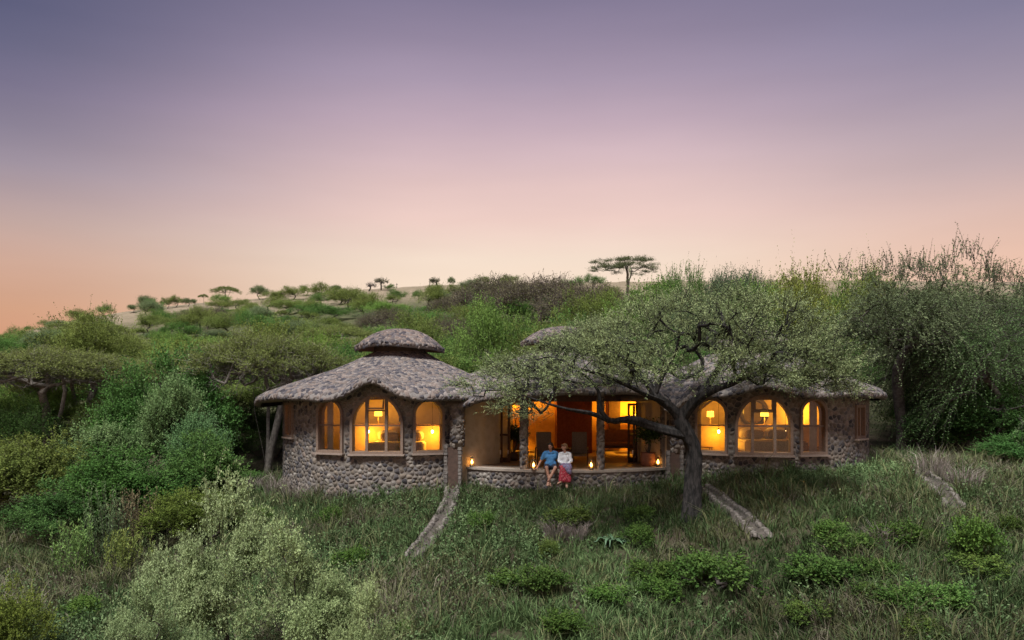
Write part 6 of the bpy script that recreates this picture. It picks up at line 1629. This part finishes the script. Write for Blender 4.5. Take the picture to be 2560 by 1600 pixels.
mat('eye_dark', (0.02, 0.015, 0.012), 0.3)
mat('lips', (0.30, 0.11, 0.10), 0.6)
mat('button', (0.05, 0.09, 0.16), 0.5)
mat('sandal', (0.10, 0.06, 0.04), 0.8)
def hand(mb, wrist, fwd, up, s=1.0, thumb_side=1, curl=0.3):
    f_ = Vector(fwd).normalized(); u_ = Vector(up); u_ = (u_ - f_ * u_.dot(f_)).normalized(); r_ = f_.cross(u_) * thumb_side
    w = Vector(wrist)
    for k in (-1.5, -0.5, 0.5, 1.5): capsule(mb, w + r_ * k * 0.010 * s, w + f_ * 0.085 * s + r_ * k * 0.021 * s, 0.017 * s, 0.014 * s, 8)
    for k, L in ((-1.5, 0.060), (-0.5, 0.075), (0.5, 0.080), (1.5, 0.072)):
        b = w + f_ * 0.088 * s + r_ * k * 0.022 * s; m_ = b + (f_ * math.cos(curl) - u_ * math.sin(curl)) * L * 0.55 * s; e = m_ + (f_ * math.cos(2 * curl) - u_ * math.sin(2 * curl)) * L * 0.45 * s
        capsule(mb, b, m_, 0.0105 * s, 0.0095 * s, 8); capsule(mb, m_, e, 0.0095 * s, 0.008 * s, 8)
    b = w + f_ * 0.02 * s + r_ * 0.030 * s; m_ = b + (f_ * 0.7 + r_ * 0.75).normalized() * 0.045 * s; e = m_ + (f_ * 0.9 + r_ * 0.35).normalized() * 0.035 * s
    capsule(mb, b, m_, 0.014 * s, 0.012 * s, 8); capsule(mb, m_, e, 0.011 * s, 0.009 * s, 8)
def foot(mb, ankle, fwd, s=1.0, pitch=0.5):
    f_ = Vector((fwd[0], fwd[1], 0)).normalized(); f_ = (f_ * math.cos(pitch) - Vector((0, 0, math.sin(pitch)))).normalized()
    sd = f_.cross(Vector((0, 0, 1))).normalized(); dn = f_.cross(sd).normalized()
    if dn.z > 0: dn = -dn
    a = Vector(ankle)
    h = a + dn * 0.045 * s - f_ * 0.03 * s
    capsule(mb, a, h, 0.036 * s, 0.034 * s, 10)
    for k in (-1, 0, 1): capsule(mb, h + sd * k * 0.012, h + f_ * 0.18 * s + sd * k * 0.024, 0.030 * s, 0.022 * s, 8)
    for k in range(5): t = h + f_ * (0.185 - abs(k - 1.2) * 0.008) * s + sd * (k - 2) * 0.018 * s + dn * 0.006; capsule(mb, t, t + f_ * 0.03 * s, 0.011 * s, 0.009 * s, 8)
    return h, f_, sd
def head(mb, neck, yaw, tilt, s=1.0):
    """returns a placing function for face parts; local frame: -y is where the face looks"""
    M = Matrix.Translation(Vector(neck)) @ Matrix.Rotation(yaw, 4, 'Z') @ Matrix.Rotation(tilt, 4, 'X') @ Matrix.Scale(s, 4)
    R3 = M.to_3x3()
    T = lambda x, y, z: M @ Vector((x, y, z))
    ellipsoid(mb, T(0, 0.012, 0.135), (0.074, 0.094, 0.100), R3)         # skull
    ellipsoid(mb, T(0, -0.028, 0.085), (0.058, 0.062, 0.080), R3)        # face
    ellipsoid(mb, T(0, -0.050, 0.028), (0.032, 0.032, 0.026), R3)        # chin
    capsule(mb, T(0, -0.082, 0.128), T(0, -0.107, 0.088), 0.008, 0.014, 8)   # nose
    for sd in (-1, 1):
        ellipsoid(mb, T(sd * 0.076, 0.012, 0.105), (0.010, 0.019, 0.030), R3)  # ears
        capsule(mb, T(sd * 0.018, -0.086, 0.134), T(sd * 0.044, -0.078, 0.134), 0.009, 0.007, 6)   # brow ridge
    return T, R3
def face(T, R3, parent, s=1.0, lips=True):
    for sd in (-1, 1):
        m_ = MB(); ellipsoid(m_, T(sd * 0.028, -0.083, 0.112), (0.011, 0.006, 0.006), R3, 10, 6); m_.build('eye', MATS['eye_dark'], parent, smooth=True)
    m_ = MB(); ellipsoid(m_, T(0, -0.088, 0.055), (0.021, 0.006, 0.007), R3, 10, 6); m_.build('mouth', MATS['lips'], parent, smooth=True)
EDGE_Y = CC[1] - CR - 0.05
# --- the man
man = empty('person', (X(1377, 26.0), EDGE_Y, 0), 0, 'person in a blue shirt and dark shorts leaning on one hand, legs crossed', 'person')
b = MB()
hipL, hipR = (-0.10, 0.24, 0.115), (0.10, 0.24, 0.115)
kneeL, kneeR = (-0.15, -0.13, 0.10), (0.14, -0.14, 0.10)
ankL, ankR = (-0.055, -0.20, -0.32), (-0.10, -0.27, -0.31)
capsule(b, hipL, hipR, 0.11, 0.11); capsule(b, (0, 0.25, 0.14), (0.0, 0.27, 0.38), 0.125, 0.125); capsule(b, (-0.07, 0.275, 0.42), (0.07, 0.275, 0.42), 0.115, 0.115)
capsule(b, (-0.15, 0.28, 0.545), (0.15, 0.28, 0.545), 0.065, 0.065); capsule(b, (0, 0.27, 0.56), (0, 0.245, 0.66), 0.055, 0.05)
for h_, k_, a_ in ((hipL, kneeL, ankL), (hipR, kneeR, ankR)):
    capsule(b, h_, k_, 0.088, 0.058); mid_ = tuple(0.62 * k_[i] + 0.38 * a_[i] + (0, 0.02, 0)[i] for i in range(3))
    capsule(b, k_, mid_, 0.055, 0.055); capsule(b, mid_, a_, 0.055, 0.034)
fl1 = foot(b, ankL, (0.25, -1), 1, 0.75); fl2 = foot(b, ankR, (-0.3, -1), 1, 0.75)
shL, elL, wrL = (-0.185, 0.28, 0.54), (-0.31, 0.27, 0.29), (-0.44, 0.16, 0.055)
capsule(b, shL, elL, 0.052, 0.042); capsule(b, elL, wrL, 0.042, 0.026); hand(b, wrL, (-0.8, -0.45, -0.22), (0.0, 0, 1), 1, 1, 0.12)
shR, elR, wrR = (0.185, 0.29, 0.54), (0.27, 0.40, 0.31), (0.33, 0.42, 0.06)
capsule(b, shR, elR, 0.052, 0.042); capsule(b, elR, wrR, 0.042, 0.026); hand(b, wrR, (0.3, -0.5, -0.3), (0, 0, 1), 1, -1, 0.1)
T, R3 = head(b, (0, 0.235, 0.655), rad(-28), rad(2))
body = fuse(b, 'body', MATS['skin_a'], man, 0.0125, 3)
face(T, R3, man)
hb = MB(); ellipsoid(hb, T(0, 0.020, 0.165), (0.083, 0.098, 0.082), R3); ellipsoid(hb, T(0, 0.055, 0.115), (0.078, 0.065, 0.085), R3); capsule(hb, T(-0.05, -0.068, 0.192), T(0.05, -0.06, 0.20), 0.028, 0.028); capsule(hb, T(-0.078, -0.005, 0.14), T(-0.076, 0.0, 0.115), 0.014, 0.01); capsule(hb, T(0.078, -0.005, 0.14), T(0.076, 0.0, 0.115), 0.014, 0.01)
fuse(hb, 'hair', MATS['hair_dark'], man, 0.011, 2, 0.002)
sb_ = MB()
capsule(sb_, (-0.07, 0.255, 0.19), (0.07, 0.255, 0.19), 0.128, 0.128); capsule(sb_, (0, 0.25, 0.2), (0, 0.27, 0.38), 0.15, 0.147); capsule(sb_, (-0.08, 0.275, 0.42), (0.08, 0.275, 0.42), 0.132, 0.132); capsule(sb_, (-0.15, 0.28, 0.545), (0.15, 0.28, 0.545), 0.078, 0.078)
for s_, e_ in ((shL, elL), (shR, elR)): m_ = tuple(s_[i] * 0.25 + e_[i] * 0.75 for i in range(3)); capsule(sb_, s_, m_, 0.064, 0.060)
sh = fuse(sb_, 'shirt', MATS['blue_shirt'], man, 0.013, 3, 0.004, 1)
for s_ in (-1, 1):
    c_ = MB().add([(s_ * 0.012, 0.165, 0.565), (s_ * 0.075, 0.20, 0.625), (s_ * 0.085, 0.26, 0.645), (s_ * 0.09, 0.19, 0.572), (s_ * 0.05, 0.155, 0.535)], [(0, 1, 2, 3, 4)]).build('collar', MATS['blue_shirt'], man); c_.modifiers.new('t', 'SOLIDIFY').thickness = 0.008
for k in range(5): m_ = MB(); ellipsoid(m_, (0.0, 0.118 - 0.0 * k + 0.012 * (k == 0), 0.20 + 0.08 * k), (0.008, 0.006, 0.008), None, 8, 5); m_.build('button', MATS['button'], man)
pb = MB()
for h_, k_ in ((hipL, kneeL), (hipR, kneeR)): m_ = tuple(h_[i] * 0.28 + k_[i] * 0.72 for i in range(3)); capsule(pb, h_, m_, 0.105, 0.088)
capsule(pb, hipL, hipR, 0.122, 0.122)
fuse(pb, 'shorts', MATS['dark_shorts'], man, 0.013, 2, 0.003, 2)
# --- the woman
wom = empty('person', (X(1413, 26.0), EDGE_Y, 0), 0, 'person in a white shirt and red patterned skirt looking towards their companion', 'person')
b = MB()
hipL, hipR = (-0.085, 0.23, 0.105), (0.085, 0.23, 0.105); kneeL, kneeR = (-0.10, -0.14, 0.09), (0.08, -0.15, 0.09); ankL, ankR = (-0.17, -0.24, -0.31), (0.03, -0.20, -0.38)
capsule(b, hipL, hipR, 0.105, 0.105); capsule(b, (0, 0.235, 0.13), (0, 0.25, 0.36), 0.105, 0.105); capsule(b, (-0.06, 0.25, 0.39), (0.06, 0.25, 0.39), 0.095, 0.095); capsule(b, (-0.125, 0.255, 0.515), (0.125, 0.255, 0.515), 0.055, 0.055); capsule(b, (0, 0.25, 0.53), (-0.01, 0.225, 0.635), 0.045, 0.042)
for h_, k_, a_ in ((hipL, kneeL, ankL), (hipR, kneeR, ankR)):
    capsule(b, h_, k_, 0.08, 0.052); mid_ = tuple(0.62 * k_[i] + 0.38 * a_[i] + (0, 0.02, 0)[i] for i in range(3)); capsule(b, k_, mid_, 0.05, 0.048); capsule(b, mid_, a_, 0.048, 0.030)
f1 = foot(b, ankL, (-0.9, -0.7), 0.92, 0.25); f2 = foot(b, ankR, (0.0, -1), 0.92, 0.9)
shL, elL, wrL = (-0.155, 0.25, 0.505), (-0.19, 0.17, 0.28), (-0.06, 0.02, 0.205); shR, elR, wrR = (0.155, 0.25, 0.505), (0.20, 0.18, 0.28), (0.07, 0.02, 0.205)
capsule(b, shL, elL, 0.044, 0.036); capsule(b, elL, wrL, 0.036, 0.023); hand(b, wrL, (0.65, -0.7, -0.1), (0, 0, 1), 0.9, -1, 0.3)
capsule(b, shR, elR, 0.044, 0.036); capsule(b, elR, wrR, 0.036, 0.023); hand(b, wrR, (-0.65, -0.7, -0.1), (0, 0, 1), 0.9, 1, 0.3)
T, R3 = head(b, (-0.012, 0.215, 0.635), rad(-68), rad(3), 0.94)
fuse(b, 'body', MATS['skin_b'], wom, 0.0125, 3)
face(T, R3, wom)
hb = MB(); ellipsoid(hb, T(0, 0.022, 0.160), (0.084, 0.100, 0.086), R3); ellipsoid(hb, T(0, 0.070, 0.105), (0.070, 0.055, 0.085), R3); ellipsoid(hb, T(0, 0.105, 0.085), (0.04, 0.04, 0.045), R3); capsule(hb, T(-0.05, -0.060, 0.190), T(0.05, -0.060, 0.190), 0.028, 0.028)
fuse(hb, 'hair', MATS['hair_blond'], wom, 0.011, 2, 0.002)
sb_ = MB()
capsule(sb_, (-0.08, 0.23, 0.12), (0.08, 0.23, 0.12), 0.122, 0.122); capsule(sb_, (0, 0.235, 0.14), (0, 0.25, 0.36), 0.13, 0.122); capsule(sb_, (-0.065, 0.25, 0.39), (0.065, 0.25, 0.39), 0.112, 0.112); capsule(sb_, (-0.125, 0.255, 0.515), (0.125, 0.255, 0.515), 0.068, 0.068)
for s_, e_, w_ in ((shL, elL, wrL), (shR, elR, wrR)): m_ = tuple(e_[i] * 0.25 + w_[i] * 0.75 for i in range(3)); capsule(sb_, s_, e_, 0.064, 0.058); capsule(sb_, e_, m_, 0.058, 0.046)
fuse(sb_, 'shirt', MATS['white_shirt'], wom, 0.013, 3, 0.004, 3)
for s_ in (-1, 1):
    c_ = MB().add([(s_ * 0.010, 0.165, 0.50), (s_ * 0.055, 0.19, 0.585), (s_ * 0.065, 0.25, 0.615), (s_ * 0.085, 0.19, 0.545)], [(0, 1, 2, 3)]).build('collar', MATS['white_shirt'], wom); c_.modifiers.new('t', 'SOLIDIFY').thickness = 0.008
kb = MB()
for h_, k_ in ((hipL, kneeL), (hipR, kneeR)): capsule(kb, h_, k_, 0.105, 0.085)
capsule(kb, hipL, hipR, 0.118, 0.118)
for x0_, x1_ in ((-0.11, -0.15), (-0.04, -0.06), (0.03, 0.01), (0.09, 0.10)): capsule(kb, (x0_, -0.15, 0.08), (x1_, -0.19, -0.30), 0.075, 0.085)
fuse(kb, 'skirt', MATS['red_skirt'], wom, 0.013, 3, 0.006, 4)
ks = MB()
capsule(ks, (-0.09, -0.02, 0.165), (0.13, -0.02, 0.16), 0.075, 0.08); capsule(ks, (-0.05, -0.15, 0.13), (0.14, -0.16, 0.11), 0.07, 0.075); capsule(ks, (0.10, -0.20, 0.06), (0.14, -0.22, -0.06), 0.07, 0.06); capsule(ks, (0.02, -0.21, 0.08), (0.08, -0.235, -0.03), 0.06, 0.05)
fuse(ks, 'shawl', MATS['shawl'], wom, 0.013, 2, 0.006, 5)
for fh, ff_, fs in (f1, f2):
    m_ = MB(); capsule(m_, fh + Vector((0, 0, -0.03)), fh + ff_ * 0.2 + Vector((0, 0, -0.03)), 0.022, 0.020, 8); m_.build('sandal', MATS['sandal'], wom, smooth=True)
